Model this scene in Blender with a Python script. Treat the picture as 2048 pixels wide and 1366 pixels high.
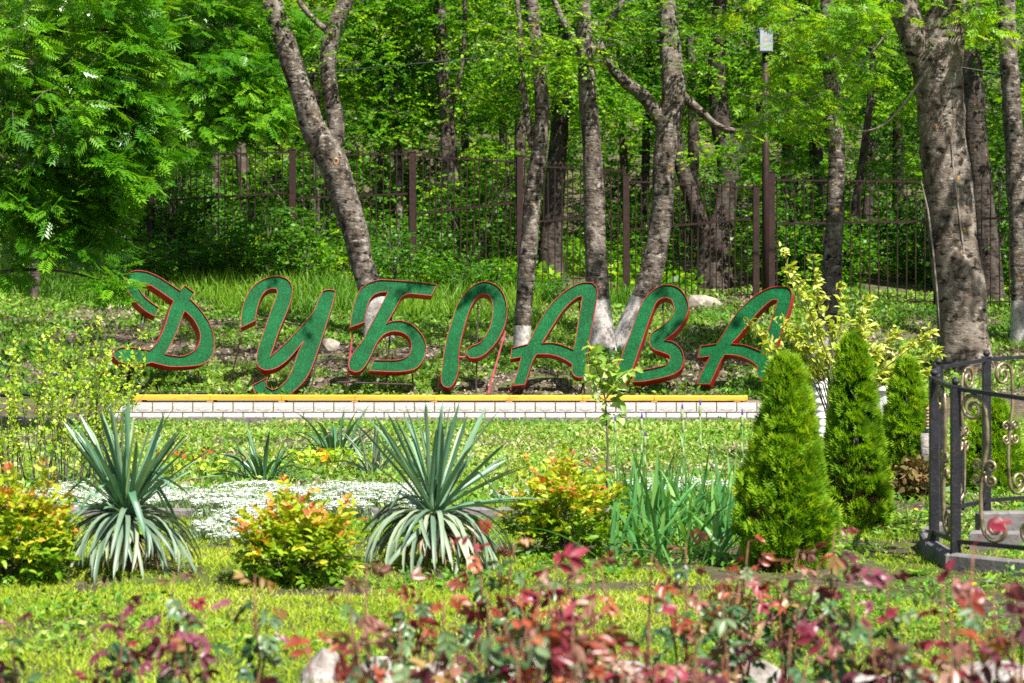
import bpy, bmesh, math, random
import numpy as np
from mathutils import Vector, Matrix, geometry

# ------------------------------------------------------------------ scene, camera, light
scene = bpy.context.scene
for o in list(bpy.data.objects):
    bpy.data.objects.remove(o)
COL = scene.collection
FPX, HZ, CAMZ = 4000.0, 640.0, 1.35          # focal length and horizon in photo pixels, eye height
cam_d = bpy.data.cameras.new('camera')
cam = bpy.data.objects.new('camera', cam_d)
COL.objects.link(cam)
cam.location = (0, 0, CAMZ)
cam.rotation_euler = (math.radians(90), 0, 0)
cam_d.sensor_width = 36.0
cam_d.lens = FPX / 2048 * 36
cam_d.shift_y = (HZ - 683.0) / 2048
cam_d.clip_start = 0.1
cam_d.clip_end = 600
cam_d.dof.use_dof = True
cam_d.dof.focus_distance = 20.0
cam_d.dof.aperture_fstop = 4.6
scene.camera = cam

SUN = Vector((0.42, -0.66, 1.18)).normalized()   # towards the sun
world = bpy.data.worlds.new('World')
scene.world = world
world.use_nodes = True
wn = world.node_tree
bg = wn.nodes['Background']
sky = wn.nodes.new('ShaderNodeTexSky')
sky.sky_type = 'NISHITA'
sky.sun_disc = False
sky.sun_elevation = math.asin(SUN.z)
sky.sun_rotation = math.atan2(SUN.x, SUN.y)
sky.air_density = 1.0
sky.dust_density = 2.0
wn.links.new(sky.outputs[0], bg.inputs[0])
bg.inputs[1].default_value = 0.06
sl = bpy.data.lights.new('sun', 'SUN')
sl.energy = 5.0
sl.angle = math.radians(0.6)
sl.color = (1.0, 0.95, 0.86)
sun = bpy.data.objects.new('sun', sl)
COL.objects.link(sun)
sun.location = (20, -15, 50)
sun.rotation_euler = SUN.to_track_quat('Z', 'Y').to_euler()
vs = scene.view_settings
vs.view_transform = 'Standard'
vs.look = 'None'
vs.exposure = 1.15
vs.gamma = 1.0
cy = scene.cycles
cy.max_bounces = 6
cy.diffuse_bounces = 4
cy.glossy_bounces = 2
cy.transmission_bounces = 5
cy.transparent_max_bounces = 4
cy.caustics_reflective = False
cy.caustics_refractive = False
cy.use_denoising = False
cy.sample_clamp_indirect = 6.0

RNG = np.random.default_rng(11)
random.seed(5)

# ------------------------------------------------------------------ helpers
def lerp(a, b, t):
    return a + (b - a) * t

def px(x, y, d):
    """photo pixel at depth d -> world point"""
    return Vector(((x - 1024.0) / FPX * d, d, CAMZ - (y - HZ) / FPX * d))

_H = np.random.default_rng(3).random((256, 256))
def noise2(x, y):
    x = np.asarray(x, float); y = np.asarray(y, float)
    xi = np.floor(x).astype(int); yi = np.floor(y).astype(int)
    fx = x - xi; fy = y - yi
    fx = fx * fx * (3 - 2 * fx); fy = fy * fy * (3 - 2 * fy)
    a = _H[xi % 256, yi % 256]; b = _H[(xi + 1) % 256, yi % 256]
    c = _H[xi % 256, (yi + 1) % 256]; d = _H[(xi + 1) % 256, (yi + 1) % 256]
    return (a * (1 - fx) + b * fx) * (1 - fy) + (c * (1 - fx) + d * fx) * fy

def tz(x, y):
    """height of the ground"""
    x = np.asarray(x, float); y = np.asarray(y, float)
    b = np.interp(y, [-60, 0, 12, 35, 35.15, 36.2, 50, 60, 80, 110, 140, 260],
                  [0, 0, 0, -.44, -.40, -.05, 1.85, 3.0, 4.8, 13, 25, 55])
    f = np.clip((2 - x) / 10, 0, 1.3)
    b = b + f * np.interp(y, [36.2, 44, 52, 60, 80, 140], [0, .42, .9, .8, .5, 0])
    far = np.clip((y - 36) / 6, 0, 1)
    b = b + far * ((noise2(x * .35 + 9, y * .35) - .5) * .32 + (noise2(x * 1.3, y * 1.3 + 7) - .5) * .1)
    near = np.clip((34 - y) / 2, 0, 1)
    b = b + near * ((noise2(x * 1.1 + 3, y * 1.1) - .5) * .07 + (noise2(x * 4.1, y * 4.1) - .5) * .018)
    return b

def tzs(x, y):
    return float(tz(x, y))

def gp(x, y, d0=3.0, d1=120.0):
    """first point of the ground seen at photo pixel (x, y)"""
    d = np.linspace(d0, d1, 4000)
    zr = CAMZ - (y - HZ) / FPX * d
    h = tz((x - 1024.0) / FPX * d, d)
    i = np.nonzero(zr <= h)[0]
    dd = d[i[0]] if len(i) else d1
    X = (x - 1024.0) / FPX * dd
    return Vector((X, dd, tzs(X, dd)))

def gd(x, d):
    """ground under photo column x at depth d"""
    X = (x - 1024.0) / FPX * d
    return Vector((X, d, tzs(X, d)))

def tag(o, label=None, cat=None, group=None, kind=None):
    if label: o['label'] = label
    if cat: o['category'] = cat
    if group: o['group'] = group
    if kind: o['kind'] = kind
    return o

def empty(name, loc, label=None, cat=None, group=None, rz=0.0):
    o = bpy.data.objects.new(name, None)
    COL.objects.link(o)
    o.location = loc
    o.rotation_euler = (0, 0, rz)
    o.empty_display_size = 0.1
    return tag(o, label, cat, group)

def link(name, me, parent=None, loc=None, rot=None, scale=None, mat=None):
    o = bpy.data.objects.new(name, me)
    COL.objects.link(o)
    if parent: o.parent = parent
    if loc is not None: o.location = loc
    if rot is not None: o.rotation_euler = rot
    if scale is not None: o.scale = scale if hasattr(scale, '__len__') else (scale,) * 3
    if mat is not None and me.materials and me.materials[0] is not mat:
        o.material_slots[0].link = 'OBJECT'; o.material_slots[0].material = mat
    return o

def copy_tree(o, parent=None):
    c = o.copy()
    COL.objects.link(c)
    c.parent = parent
    for ch in list(o.children):
        copy_tree(ch, c)
    return c

class MB:
    def __init__(self):
        self.v = []; self.f = []
    def add(self, vs_, fs_):
        n = len(self.v)
        self.v.extend([tuple(p) for p in vs_])
        self.f.extend([tuple(i + n for i in q) for q in fs_])
    def box(self, c, s, M=None):
        x, y, z = s[0] / 2, s[1] / 2, s[2] / 2
        P = [Vector((a * x, b * y, d * z)) for a in (-1, 1) for b in (-1, 1) for d in (-1, 1)]
        if M is not None: P = [M @ p for p in P]
        P = [p + Vector(c) for p in P]
        self.add(P, [(0, 1, 3, 2), (4, 6, 7, 5), (0, 4, 5, 1), (2, 3, 7, 6), (0, 2, 6, 4), (1, 5, 7, 3)])
    def tube(self, pts, rad, seg=8, cap=True, rng=None, rough=0.0, flat=None):
        pts = [Vector(p) for p in pts]
        n = len(pts)
        if not hasattr(rad, '__len__'): rad = [rad] * n
        up = None; rings = []
        for i, p in enumerate(pts):
            t = (pts[min(i + 1, n - 1)] - pts[max(i - 1, 0)])
            if t.length < 1e-9: t = Vector((0, 0, 1))
            t.normalize()
            if up is None:
                up = t.orthogonal().normalized()
                if flat is not None: up = (Vector(flat) - t * t.dot(Vector(flat))).normalized()
            else:
                up = up - t * up.dot(t)
                up = up.normalized() if up.length > 1e-6 else t.orthogonal().normalized()
            s = t.cross(up)
            ring = []
            for k in range(seg):
                a = 2 * math.pi * k / seg
                r = rad[i]
                if rough and rng is not None: r *= 1 + rough * (rng.random() - .5)
                ring.append(p + (up * math.cos(a) + s * math.sin(a)) * r)
            rings.append(ring)
        vs_ = [q for r in rings for q in r]
        fs_ = []
        for i in range(n - 1):
            for k in range(seg):
                k2 = (k + 1) % seg
                fs_.append((i * seg + k, i * seg + k2, (i + 1) * seg + k2, (i + 1) * seg + k))
        if cap:
            fs_.append(tuple(range(seg))[::-1])
            fs_.append(tuple((n - 1) * seg + k for k in range(seg)))
        self.add(vs_, fs_)
    def lathe(self, c, prof, seg=16):
        """prof: list of (r, z)"""
        c = Vector(c)
        vs_ = []
        for r, z in prof:
            for k in range(seg):
                a = 2 * math.pi * k / seg
                vs_.append(c + Vector((r * math.cos(a), r * math.sin(a), z)))
        fs_ = []
        for i in range(len(prof) - 1):
            for k in range(seg):
                k2 = (k + 1) % seg
                fs_.append((i * seg + k, i * seg + k2, (i + 1) * seg + k2, (i + 1) * seg + k))
        fs_.append(tuple(range(seg))[::-1])
        fs_.append(tuple((len(prof) - 1) * seg + k for k in range(seg)))
        self.add(vs_, fs_)
    def mesh(self, name, mat=None, origin=(0, 0, 0), smooth=False):
        me = bpy.data.meshes.new(name)
        o = Vector(origin)
        me.from_pydata([(p[0] - o.x, p[1] - o.y, p[2] - o.z) for p in self.v], [], self.f)
        if mat: me.materials.append(mat)
        if smooth: me.polygons.foreach_set('use_smooth', [True] * len(me.polygons))
        me.update()
        return me
    def build(self, name, mat, parent=None, smooth=False, origin=None, bevel=0.0):
        if origin is None: origin = parent.location if parent and parent.parent is None else (0, 0, 0)
        o = link(name, self.mesh(name, mat, origin, smooth), parent)
        if bevel:
            m = o.modifiers.new('bevel', 'BEVEL'); m.width = bevel; m.segments = 2; m.limit_method = 'ANGLE'
        return o

# leaf templates: (u along axis, v across, w along normal); faces
TPL = {
    'rhomb': (np.array([(0, 0, 0), (.42, -.5, .04), (1, 0, -.06), (.42, .5, .04)]), [(0, 1, 2, 3)]),
    'leaf': (np.array([(0, 0, 0), (.28, -.46, .08), (.68, -.38, .05), (1, 0, -.14), (.68, .38, .05), (.28, .46, .08), (.48, 0, -.02)]),
             [(0, 1, 2, 6), (6, 2, 3), (0, 6, 4, 5), (6, 3, 4)]),
    'blade': (np.array([(0, -.5, 0), (0, .5, 0), (.5, -.38, .08), (.5, .38, .08), (1, 0, -.12)]), [(0, 1, 3, 2), (2, 3, 4)]),
    'petals': (np.array([(0, 0, 0), (.5, -.5, .1), (1, 0, 0), (.5, .5, .1)]), [(0, 1, 2, 3)]),
}
def fan_template(n=7, spread=1.05):
    V = []; F = []
    for i in range(n):
        a = lerp(-spread, spread, i / (n - 1))
        L = 1.0 - .3 * abs(a) / spread
        ca, sa = math.cos(a), math.sin(a)
        b = len(V)
        for (u, v, w) in ((.0, 0, 0), (.5, -.085, .02), (1, 0, -.05 * (i % 2)), (.5, .085, .02)):
            u *= L
            V.append((u * ca - v * sa, u * sa + v * ca, w + .05 * math.sin(i * 2.1)))
        F.append((b, b + 1, b + 2, b + 3))
    return np.array(V), F
TPL['fan'] = fan_template()
def pinnate_template(pairs=5, ll=.36, lw=.105):
    V = []; F = []
    def lf(u0, v0, a, L, W):
        ca, sa = math.cos(a), math.sin(a); b = len(V)
        for (u, v, w) in ((0, 0, 0), (.4, -.5, .03), (1, 0, -.08), (.4, .5, .03)):
            u *= L; v *= W
            V.append((u0 + u * ca - v * sa, v0 + u * sa + v * ca, w * L - .12 * u0 * u0 - .1 * abs(v0 + u * sa)))
        F.append((b, b + 1, b + 2, b + 3))
    for k in range(pairs):
        u0 = lerp(.22, .8, k / (pairs - 1))
        s = 1 - .25 * abs(k - 1.5) / pairs
        lf(u0, 0, .95, ll * s, lw); lf(u0, 0, -.95, ll * s, lw)
    lf(.8, 0, 0, ll, lw)
    b = len(V)
    V.extend([(0, -.008, 0), (0, .008, 0), (.82, .005, -.08), (.82, -.005, -.08)])
    F.append((b, b + 1, b + 2, b + 3))
    return np.array(V), F
TPL['pinnate'] = pinnate_template(5, .40, .115)
TPL['pinnate4'] = pinnate_template(4, .42, .15)

def norm(a):
    return a / np.maximum(np.linalg.norm(a, axis=-1, keepdims=True), 1e-9)

def leaf_mesh(name, mat, pos, ax, up, L, W, var, tpl='rhomb', origin=(0, 0, 0), smooth=False):
    T, F = TPL[tpl]
    pos = np.asarray(pos, float) - np.array(origin)
    n = len(pos); k = len(T)
    ax = norm(np.asarray(ax, float)); up = np.asarray(up, float)
    sd = np.cross(ax, up)
    bad = np.linalg.norm(sd, axis=1) < 1e-3
    sd[bad] = np.cross(ax[bad], np.array([.3, .5, .8]))
    sd = norm(sd); nm = np.cross(sd, ax)
    L = np.broadcast_to(np.asarray(L, float), (n,)); W = np.broadcast_to(np.asarray(W, float), (n,))
    P = (pos[:, None, :] + ax[:, None, :] * (T[None, :, 0:1] * L[:, None, None])
         + sd[:, None, :] * (T[None, :, 1:2] * W[:, None, None]) + nm[:, None, :] * (T[None, :, 2:3] * L[:, None, None]))
    P = P.reshape(-1, 3)
    loops = np.concatenate([np.array(f) for f in F]); lens = np.array([len(f) for f in F])
    nl = len(loops)
    allL = (loops[None, :] + (np.arange(n) * k)[:, None]).reshape(-1)
    allN = np.tile(lens, n)
    st = np.concatenate([[0], np.cumsum(allN)[:-1]])
    me = bpy.data.meshes.new(name)
    me.vertices.add(n * k); me.vertices.foreach_set('co', P.astype(np.float32).reshape(-1))
    me.loops.add(n * nl); me.loops.foreach_set('vertex_index', allL.astype(np.int32))
    me.polygons.add(len(allN)); me.polygons.foreach_set('loop_start', st.astype(np.int32))
    at = me.attributes.new('var', 'FLOAT', 'POINT')
    at.data.foreach_set('value', np.repeat(np.broadcast_to(np.asarray(var, float), (n,)), k).astype(np.float32))
    me.materials.append(mat)
    me.update(calc_edges=True)
    return me

def rand_dirs(n, rng=RNG):
    return norm(rng.normal(size=(n, 3)))

def in_ellipsoid(n, c, r, rng=RNG, shell=0.0):
    d = rand_dirs(n, rng)
    rad = (shell ** 3 + (1 - shell ** 3) * rng.random(n)) ** (1 / 3)
    return np.array(c) + d * rad[:, None] * np.array(r)

def sprays(cent, per, length, rng=RNG, droop=.25, wind=(0, 0, 0), spread=.5, dirs=None, flat=.5):
    """leaves along twigs that start at cent; returns pos, axis, up, spray index, twig ends"""
    n = len(cent)
    d = rand_dirs(n, rng) if dirs is None else dirs.copy()
    d[:, 2] *= flat
    d = norm(d + np.array(wind)); d[:, 2] -= droop; d = norm(d)
    t = (np.tile(np.linspace(.12, 1, per), (n, 1)) + rng.normal(0, .03, (n, per)))
    Ls = length * rng.uniform(.6, 1.25, n)
    p = cent[:, None, :] + d[:, None, :] * (t * Ls[:, None])[:, :, None]
    p[:, :, 2] -= (t ** 2) * Ls[:, None] * droop * .7
    side = norm(np.cross(d, np.array([0, 0, 1.0])) + 1e-4)
    sg = np.where(np.arange(per) % 2 == 0, 1.0, -1.0)
    ax = d[:, None, :] * .7 + side[:, None, :] * (sg[None, :, None] * .85) + rng.normal(0, spread, (n, per, 3)) * .55 + np.array(wind) * .5
    ax[:, :, 2] -= droop * .8
    up = np.array([0, 0, 1.0]) + rng.normal(0, .55, (n, per, 3))
    idx = np.repeat(np.arange(n), per)
    return p.reshape(-1, 3), ax.reshape(-1, 3), up.reshape(-1, 3), idx, cent + d * Ls[:, None] * np.array([1, 1, 1.0])

# ------------------------------------------------------------------ materials
def nodes(name):
    m = bpy.data.materials.new(name); m.use_nodes = True
    nt = m.node_tree
    for n in list(nt.nodes): nt.nodes.remove(n)
    out = nt.nodes.new('ShaderNodeOutputMaterial')
    return m, nt, out

def N(nt, t, **kw):
    n = nt.nodes.new(t)
    for k, v in kw.items():
        if k in n.inputs.keys(): n.inputs[k].default_value = v
        else: setattr(n, k, v)
    return n

def ramp(nt, stops, src=None, interp='LINEAR'):
    r = nt.nodes.new('ShaderNodeValToRGB')
    r.color_ramp.interpolation = interp
    e = r.color_ramp.elements
    while len(e) < len(stops): e.new(0.5)
    for i, (p, c) in enumerate(stops):
        e[i].position = p; e[i].color = (c[0], c[1], c[2], 1)
    if src: nt.links.new(src, r.inputs[0])
    return r

def leafmat(name, stops, trans=.4, rough=.45, spec=.35, tcol=(1.25, 1.15, .35), obj_random=False, wear=None):
    m, nt, out = nodes(name)
    if obj_random:
        a = nt.nodes.new('ShaderNodeObjectInfo'); src = a.outputs['Random']
        nz = N(nt, 'ShaderNodeTexNoise', Scale=9.0)
        tc = nt.nodes.new('ShaderNodeTexCoord'); nt.links.new(tc.outputs['Object'], nz.inputs['Vector'])
        mx = N(nt, 'ShaderNodeMath', operation='MULTIPLY_ADD'); mx.inputs[1].default_value = .5; nt.links.new(nz.outputs[0], mx.inputs[0])
        sc_ = N(nt, 'ShaderNodeMath', operation='MULTIPLY_ADD'); sc_.inputs[1].default_value = .8; sc_.inputs[2].default_value = -.15
        nt.links.new(src, sc_.inputs[0]); nt.links.new(sc_.outputs[0], mx.inputs[2]); src = mx.outputs[0]
    else:
        a = nt.nodes.new('ShaderNodeAttribute'); a.attribute_name = 'var'; src = a.outputs['Fac']
    r = ramp(nt, stops, src)
    col = r.outputs[0]
    p = N(nt, 'ShaderNodeBsdfPrincipled', Roughness=rough)
    p.inputs['Specular IOR Level'].default_value = spec
    nt.links.new(col, p.inputs['Base Color'])
    mul = N(nt, 'ShaderNodeMix', data_type='RGBA', blend_type='MULTIPLY')
    mul.inputs[0].default_value = 1.0
    nt.links.new(col, mul.inputs[6]); mul.inputs[7].default_value = (*tcol, 1)
    t = nt.nodes.new('ShaderNodeBsdfTranslucent'); nt.links.new(mul.outputs[2], t.inputs[0])
    mx = nt.nodes.new('ShaderNodeMixShader'); mx.inputs[0].default_value = trans
    nt.links.new(p.outputs[0], mx.inputs[1]); nt.links.new(t.outputs[0], mx.inputs[2])
    nt.links.new(mx.outputs[0], out.inputs[0])
    return m

def surfmat(name, c1, c2, scale=8.0, rough=.7, bump=.3, spec=.3, c3=None, scale2=40.0, metal=0.0, detail=6.0, lo=.35, hi=.65, stretch=(1, 1, 1), bdist=.02):
    m, nt, out = nodes(name)
    tc = nt.nodes.new('ShaderNodeTexCoord')
    mp = nt.nodes.new('ShaderNodeMapping'); mp.inputs['Scale'].default_value = stretch
    nt.links.new(tc.outputs['Object'], mp.inputs[0])
    nz = N(nt, 'ShaderNodeTexNoise', Scale=scale, Detail=detail, Roughness=.65)
    nt.links.new(mp.outputs[0], nz.inputs['Vector'])
    r = ramp(nt, [(lo, c1), (hi, c2)], nz.outputs[0])
    col = r.outputs[0]
    n2 = N(nt, 'ShaderNodeTexNoise', Scale=scale2, Detail=4.0, Roughness=.7)
    nt.links.new(mp.outputs[0], n2.inputs['Vector'])
    if c3:
        r2 = ramp(nt, [(.56, (0, 0, 0)), (.66, (1, 1, 1))], n2.outputs[0])
        mx = N(nt, 'ShaderNodeMix', data_type='RGBA'); nt.links.new(r2.outputs[0], mx.inputs[0])
        nt.links.new(col, mx.inputs[6]); mx.inputs[7].default_value = (*c3, 1); col = mx.outputs[2]
    p = N(nt, 'ShaderNodeBsdfPrincipled', Roughness=rough, Metallic=metal)
    p.inputs['Specular IOR Level'].default_value = spec
    nt.links.new(col, p.inputs['Base Color'])
    if bump:
        add = N(nt, 'ShaderNodeMath', operation='ADD'); nt.links.new(nz.outputs[0], add.inputs[0]); nt.links.new(n2.outputs[0], add.inputs[1])
        b = N(nt, 'ShaderNodeBump', Strength=bump, Distance=bdist); nt.links.new(add.outputs[0], b.inputs['Height'])
        nt.links.new(b.outputs[0], p.inputs['Normal'])
    nt.links.new(p.outputs[0], out.inputs[0])
    return m

def barkmat(name, dark, mid, light, lichen=.5, scale=1.0, white=0.0):
    m, nt, out = nodes(name)
    tc = nt.nodes.new('ShaderNodeTexCoord')
    mp = nt.nodes.new('ShaderNodeMapping'); mp.inputs['Scale'].default_value = (scale, scale, scale * .55)
    nt.links.new(tc.outputs['Object'], mp.inputs[0])
    n1 = N(nt, 'ShaderNodeTexNoise', Scale=4.0, Detail=8.0, Roughness=.7); nt.links.new(mp.outputs[0], n1.inputs['Vector'])
    r1 = ramp(nt, [(.36, dark), (.5, mid), (.68, tuple(lerp(a, b, .5) for a, b in zip(mid, light)))], n1.outputs[0])
    # pale lichen patches
    mp2 = nt.nodes.new('ShaderNodeMapping'); mp2.inputs['Scale'].default_value = (scale, scale, scale * 1.5)
    nt.links.new(tc.outputs['Object'], mp2.inputs[0])
    n2 = N(nt, 'ShaderNodeTexNoise', Scale=7.5, Detail=7.0, Roughness=.75); nt.links.new(mp2.outputs[0], n2.inputs['Vector'])
    r2 = ramp(nt, [(lerp(.66, .42, lichen), (0, 0, 0)), (lerp(.74, .56, lichen), (1, 1, 1))], n2.outputs[0])
    mx = N(nt, 'ShaderNodeMix', data_type='RGBA'); nt.links.new(r2.outputs[0], mx.inputs[0])
    nt.links.new(r1.outputs[0], mx.inputs[6]); mx.inputs[7].default_value = (*light, 1)
    # dark horizontal scars
    mp3 = nt.nodes.new('ShaderNodeMapping'); mp3.inputs['Scale'].default_value = (3.2 * scale, 3.2 * scale, 7.5 * scale)
    nt.links.new(tc.outputs['Object'], mp3.inputs[0])
    n3 = N(nt, 'ShaderNodeTexNoise', Scale=1.6, Detail=5.0, Roughness=.6); nt.links.new(mp3.outputs[0], n3.inputs['Vector'])
    r3 = ramp(nt, [(.54, (0, 0, 0)), (.64, (1, 1, 1))], n3.outputs[0])
    mx2 = N(nt, 'ShaderNodeMix', data_type='RGBA'); nt.links.new(r3.outputs[0], mx2.inputs[0])
    nt.links.new(mx.outputs[2], mx2.inputs[6]); mx2.inputs[7].default_value = (*[c * .55 for c in dark], 1)
    # rusty orange lichen dots
    n4 = N(nt, 'ShaderNodeTexNoise', Scale=7.0 * scale, Detail=2.0); nt.links.new(tc.outputs['Object'], n4.inputs['Vector'])
    r4 = ramp(nt, [(.71, (0, 0, 0)), (.74, (1, 1, 1))], n4.outputs[0])
    mx3 = N(nt, 'ShaderNodeMix', data_type='RGBA'); nt.links.new(r4.outputs[0], mx3.inputs[0])
    nt.links.new(mx2.outputs[2], mx3.inputs[6]); mx3.inputs[7].default_value = (.33, .19, .03, 1)
    p = N(nt, 'ShaderNodeBsdfPrincipled', Roughness=.9); p.inputs['Specular IOR Level'].default_value = .15
    nt.links.new(mx3.outputs[2], p.inputs['Base Color'])
    ad = N(nt, 'ShaderNodeMath', operation='SUBTRACT'); nt.links.new(n1.outputs[0], ad.inputs[0]); nt.links.new(n3.outputs[0], ad.inputs[1])
    b = N(nt, 'ShaderNodeBump', Strength=.9, Distance=.05); nt.links.new(ad.outputs[0], b.inputs['Height'])
    nt.links.new(b.outputs[0], p.inputs['Normal'])
    nt.links.new(p.outputs[0], out.inputs[0])
    return m

def plain(name, c, rough=.5, metal=0.0, spec=.4):
    return surfmat(name, tuple(v * .82 for v in c), tuple(min(1, v * 1.12) for v in c), 6.0, rough, .08, spec, metal=metal)

M = {}
M['ash'] = leafmat('ash_leaf', [(0, (.02, .10, .005)), (.4, (.065, .24, .008)), (.75, (.18, .42, .015)), (1, (.36, .54, .06))], .42, .32, .6)
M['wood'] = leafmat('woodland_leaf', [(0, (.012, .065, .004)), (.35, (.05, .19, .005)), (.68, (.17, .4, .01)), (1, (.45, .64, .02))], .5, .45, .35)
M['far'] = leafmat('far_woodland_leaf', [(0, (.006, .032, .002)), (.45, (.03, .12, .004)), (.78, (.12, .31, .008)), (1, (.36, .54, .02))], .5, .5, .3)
M['bush'] = leafmat('bush_leaf', [(0, (.025, .10, .012)), (.5, (.07, .22, .02)), (1, (.20, .38, .03))], .45, .45, .4)
M['grass'] = leafmat('grass_blade', [(0, (.04, .13, .01)), (.45, (.12, .29, .014)), (.8, (.28, .42, .03)), (1, (.5, .47, .18))], .4, .5, .3)
M['lawn'] = leafmat('lawn_blade', [(0, (.10, .22, .012)), (.4, (.27, .43, .016)), (.8, (.45, .56, .03)), (1, (.62, .58, .22))], .4, .5, .3)
M['weed'] = leafmat('weed_leaf', [(0, (.03, .11, .012)), (.45, (.09, .25, .018)), (.75, (.22, .38, .03)), (1, (.46, .5, .18))], .35, .5, .35)
M['strap'] = leafmat('strap_leaf', [(0, (.03, .10, .045)), (.6, (.07, .19, .08)), (1, (.2, .3, .16))], .2, .38, .5, (1.1, 1.2, .5), True)
M['yucca'] = leafmat('yucca_leaf', [(0, (.05, .14, .08)), (.5, (.12, .25, .15)), (.85, (.24, .37, .22)), (1, (.4, .48, .24))], .12, .36, .5, (1.1, 1.2, .5), True)
M['yucca_old'] = leafmat('yucca_old_leaf', [(0, (.07, .13, .085)), (.5, (.16, .24, .16)), (.9, (.3, .36, .24)), (1, (.4, .36, .22))], .12, .42, .45, (1.1, 1.1, .6), True)
M['yucca_new'] = leafmat('yucca_new_leaf', [(0, (.16, .28, .08)), (1, (.42, .50, .14))], .25, .38, .4, (1.1, 1.1, .4), True)
M['dry'] = leafmat('dry_leaf', [(0, (.16, .09, .05)), (.6, (.30, .2, .11)), (1, (.45, .36, .22))], .2, .7, .2, (1, .9, .6), True)
M['iris'] = leafmat('iris_leaf', [(0, (.04, .16, .045)), (.6, (.10, .3, .07)), (1, (.24, .44, .10))], .3, .4, .4, (1.1, 1.2, .4), True)
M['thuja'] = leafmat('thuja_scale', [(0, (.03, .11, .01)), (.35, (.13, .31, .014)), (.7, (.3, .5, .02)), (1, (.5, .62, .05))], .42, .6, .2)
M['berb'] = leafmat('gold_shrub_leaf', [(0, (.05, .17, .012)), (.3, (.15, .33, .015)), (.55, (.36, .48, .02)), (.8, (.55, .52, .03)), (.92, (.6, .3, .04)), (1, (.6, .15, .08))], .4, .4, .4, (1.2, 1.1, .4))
M['gold'] = leafmat('yellow_green_leaf', [(0, (.25, .35, .03)), (.5, (.46, .52, .05)), (1, (.66, .66, .22))], .4, .42, .4, (1.1, 1.1, .35))
M['curr'] = leafmat('young_shrub_leaf', [(0, (.16, .32, .015)), (.6, (.36, .54, .03)), (1, (.6, .66, .06))], .4, .45, .35)
M['sapl'] = leafmat('sapling_leaf', [(0, (.2, .38, .05)), (.6, (.38, .56, .12)), (1, (.6, .7, .32))], .4, .35, .5)
M['silver'] = leafmat('silver_leaf', [(0, (.12, .22, .08)), (.6, (.28, .4, .2)), (1, (.42, .52, .34))], .3, .6, .2)
M['petal'] = leafmat('white_petal', [(0, (.62, .64, .62)), (1, (.85, .86, .85))], .25, .6, .2, (1, 1, 1))
M['dryshrub'] = leafmat('dry_shrub_leaf', [(0, (.07, .09, .02)), (.5, (.17, .12, .04)), (1, (.3, .2, .08))], .25, .6, .2, (1, .9, .5))
M['litter'] = leafmat('leaf_litter', [(0, (.10, .075, .06)), (.6, (.26, .2, .16)), (1, (.5, .42, .36))], .1, .8, .2, (1, .9, .7))
rose_cols = {
    'crimson': [(0, (.12, .012, .02)), (.6, (.28, .03, .055)), (1, (.44, .10, .14))],
    'wine': [(0, (.07, .015, .025)), (.6, (.17, .035, .06)), (1, (.30, .10, .14))],
    'orange': [(0, (.18, .03, .02)), (.5, (.34, .075, .035)), (1, (.45, .2, .09))],
    'pink': [(0, (.2, .07, .055)), (.6, (.33, .16, .12)), (1, (.48, .34, .24))],
    'bronze': [(0, (.14, .07, .02)), (.5, (.26, .15, .05)), (1, (.38, .29, .1))],
    'green': [(0, (.04, .10, .025)), (.5, (.10, .20, .07)), (1, (.26, .34, .18))],
    'darkgreen': [(0, (.025, .07, .03)), (.6, (.06, .14, .06)), (1, (.14, .23, .11))],
}
for k, st in rose_cols.items():
    M['rose_' + k] = leafmat('rose_leaf_' + k, st, .28, .34, .5, (1.25, .9, .6), True)
M['cane'] = surfmat('rose_cane', (.12, .05, .03), (.24, .10, .06), 20, .6)
M['twig'] = surfmat('twig_bark', (.07, .055, .045), (.2, .17, .14), 14, .85)
M['twig_pale'] = surfmat('pale_twig_bark', (.16, .13, .11), (.36, .31, .27), 14, .85)
M['bark_ash'] = barkmat('grey_lichen_bark', (.02, .015, .011), (.11, .087, .07), (.36, .33, .295), .56)
M['bark_big'] = barkmat('big_trunk_bark', (.035, .026, .02), (.15, .12, .097), (.36, .325, .285), .5, .8)
M['bark_dark'] = barkmat('dark_wood_bark', (.02, .015, .012), (.06, .048, .04), (.16, .14, .12), .3)
M['bark_mid'] = barkmat('mid_wood_bark', (.022, .016, .012), (.085, .065, .052), (.22, .195, .17), .45)
M['lime'] = surfmat('whitewash', (.2, .17, .155), (.5, .47, .45), 7, .9, .7, .1, (.15, .12, .1), 18, lo=.32, hi=.56)
M['stone'] = surfmat('field_stone', (.2, .17, .13), (.42, .38, .32), 5, .9, .7, .2, (.16, .15, .1), 14)
M['whitestone'] = surfmat('pale_border_stone', (.12, .10, .09), (.42, .38, .36), 6, .9, .9, .2, (.08, .065, .055), 13)
M['concrete'] = surfmat('kerb_concrete', (.13, .12, .12), (.21, .195, .195), 9, .9, .3, .15, (.10, .09, .088), 40)
M['block'] = surfmat('split_white_block', (.46, .44, .41), (.66, .65, .63), 3, .85, .8, .2, (.40, .35, .28), 11, stretch=(1, 1, 2.2))
M['mortar'] = surfmat('mortar', (.13, .09, .06), (.24, .18, .12), 20, .95)
M['yellow'] = surfmat('yellow_varnished_wood', (.62, .33, .03), (.76, .44, .05), 3, .45, .15, .4, (.55, .27, .03), 22, stretch=(.15, 1, 1))
M['woodend'] = surfmat('bare_wood', (.34, .18, .07), (.5, .29, .12), 10, .7)
M['red'] = surfmat('red_oxide_paint', (.26, .010, .010), (.40, .02, .018), 5, .5, .1, .3, (.44, .045, .03), 30)
M['pinkpaint'] = surfmat('pinkish_red_paint', (.4, .05, .08), (.52, .1, .13), 9, .5)
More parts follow.
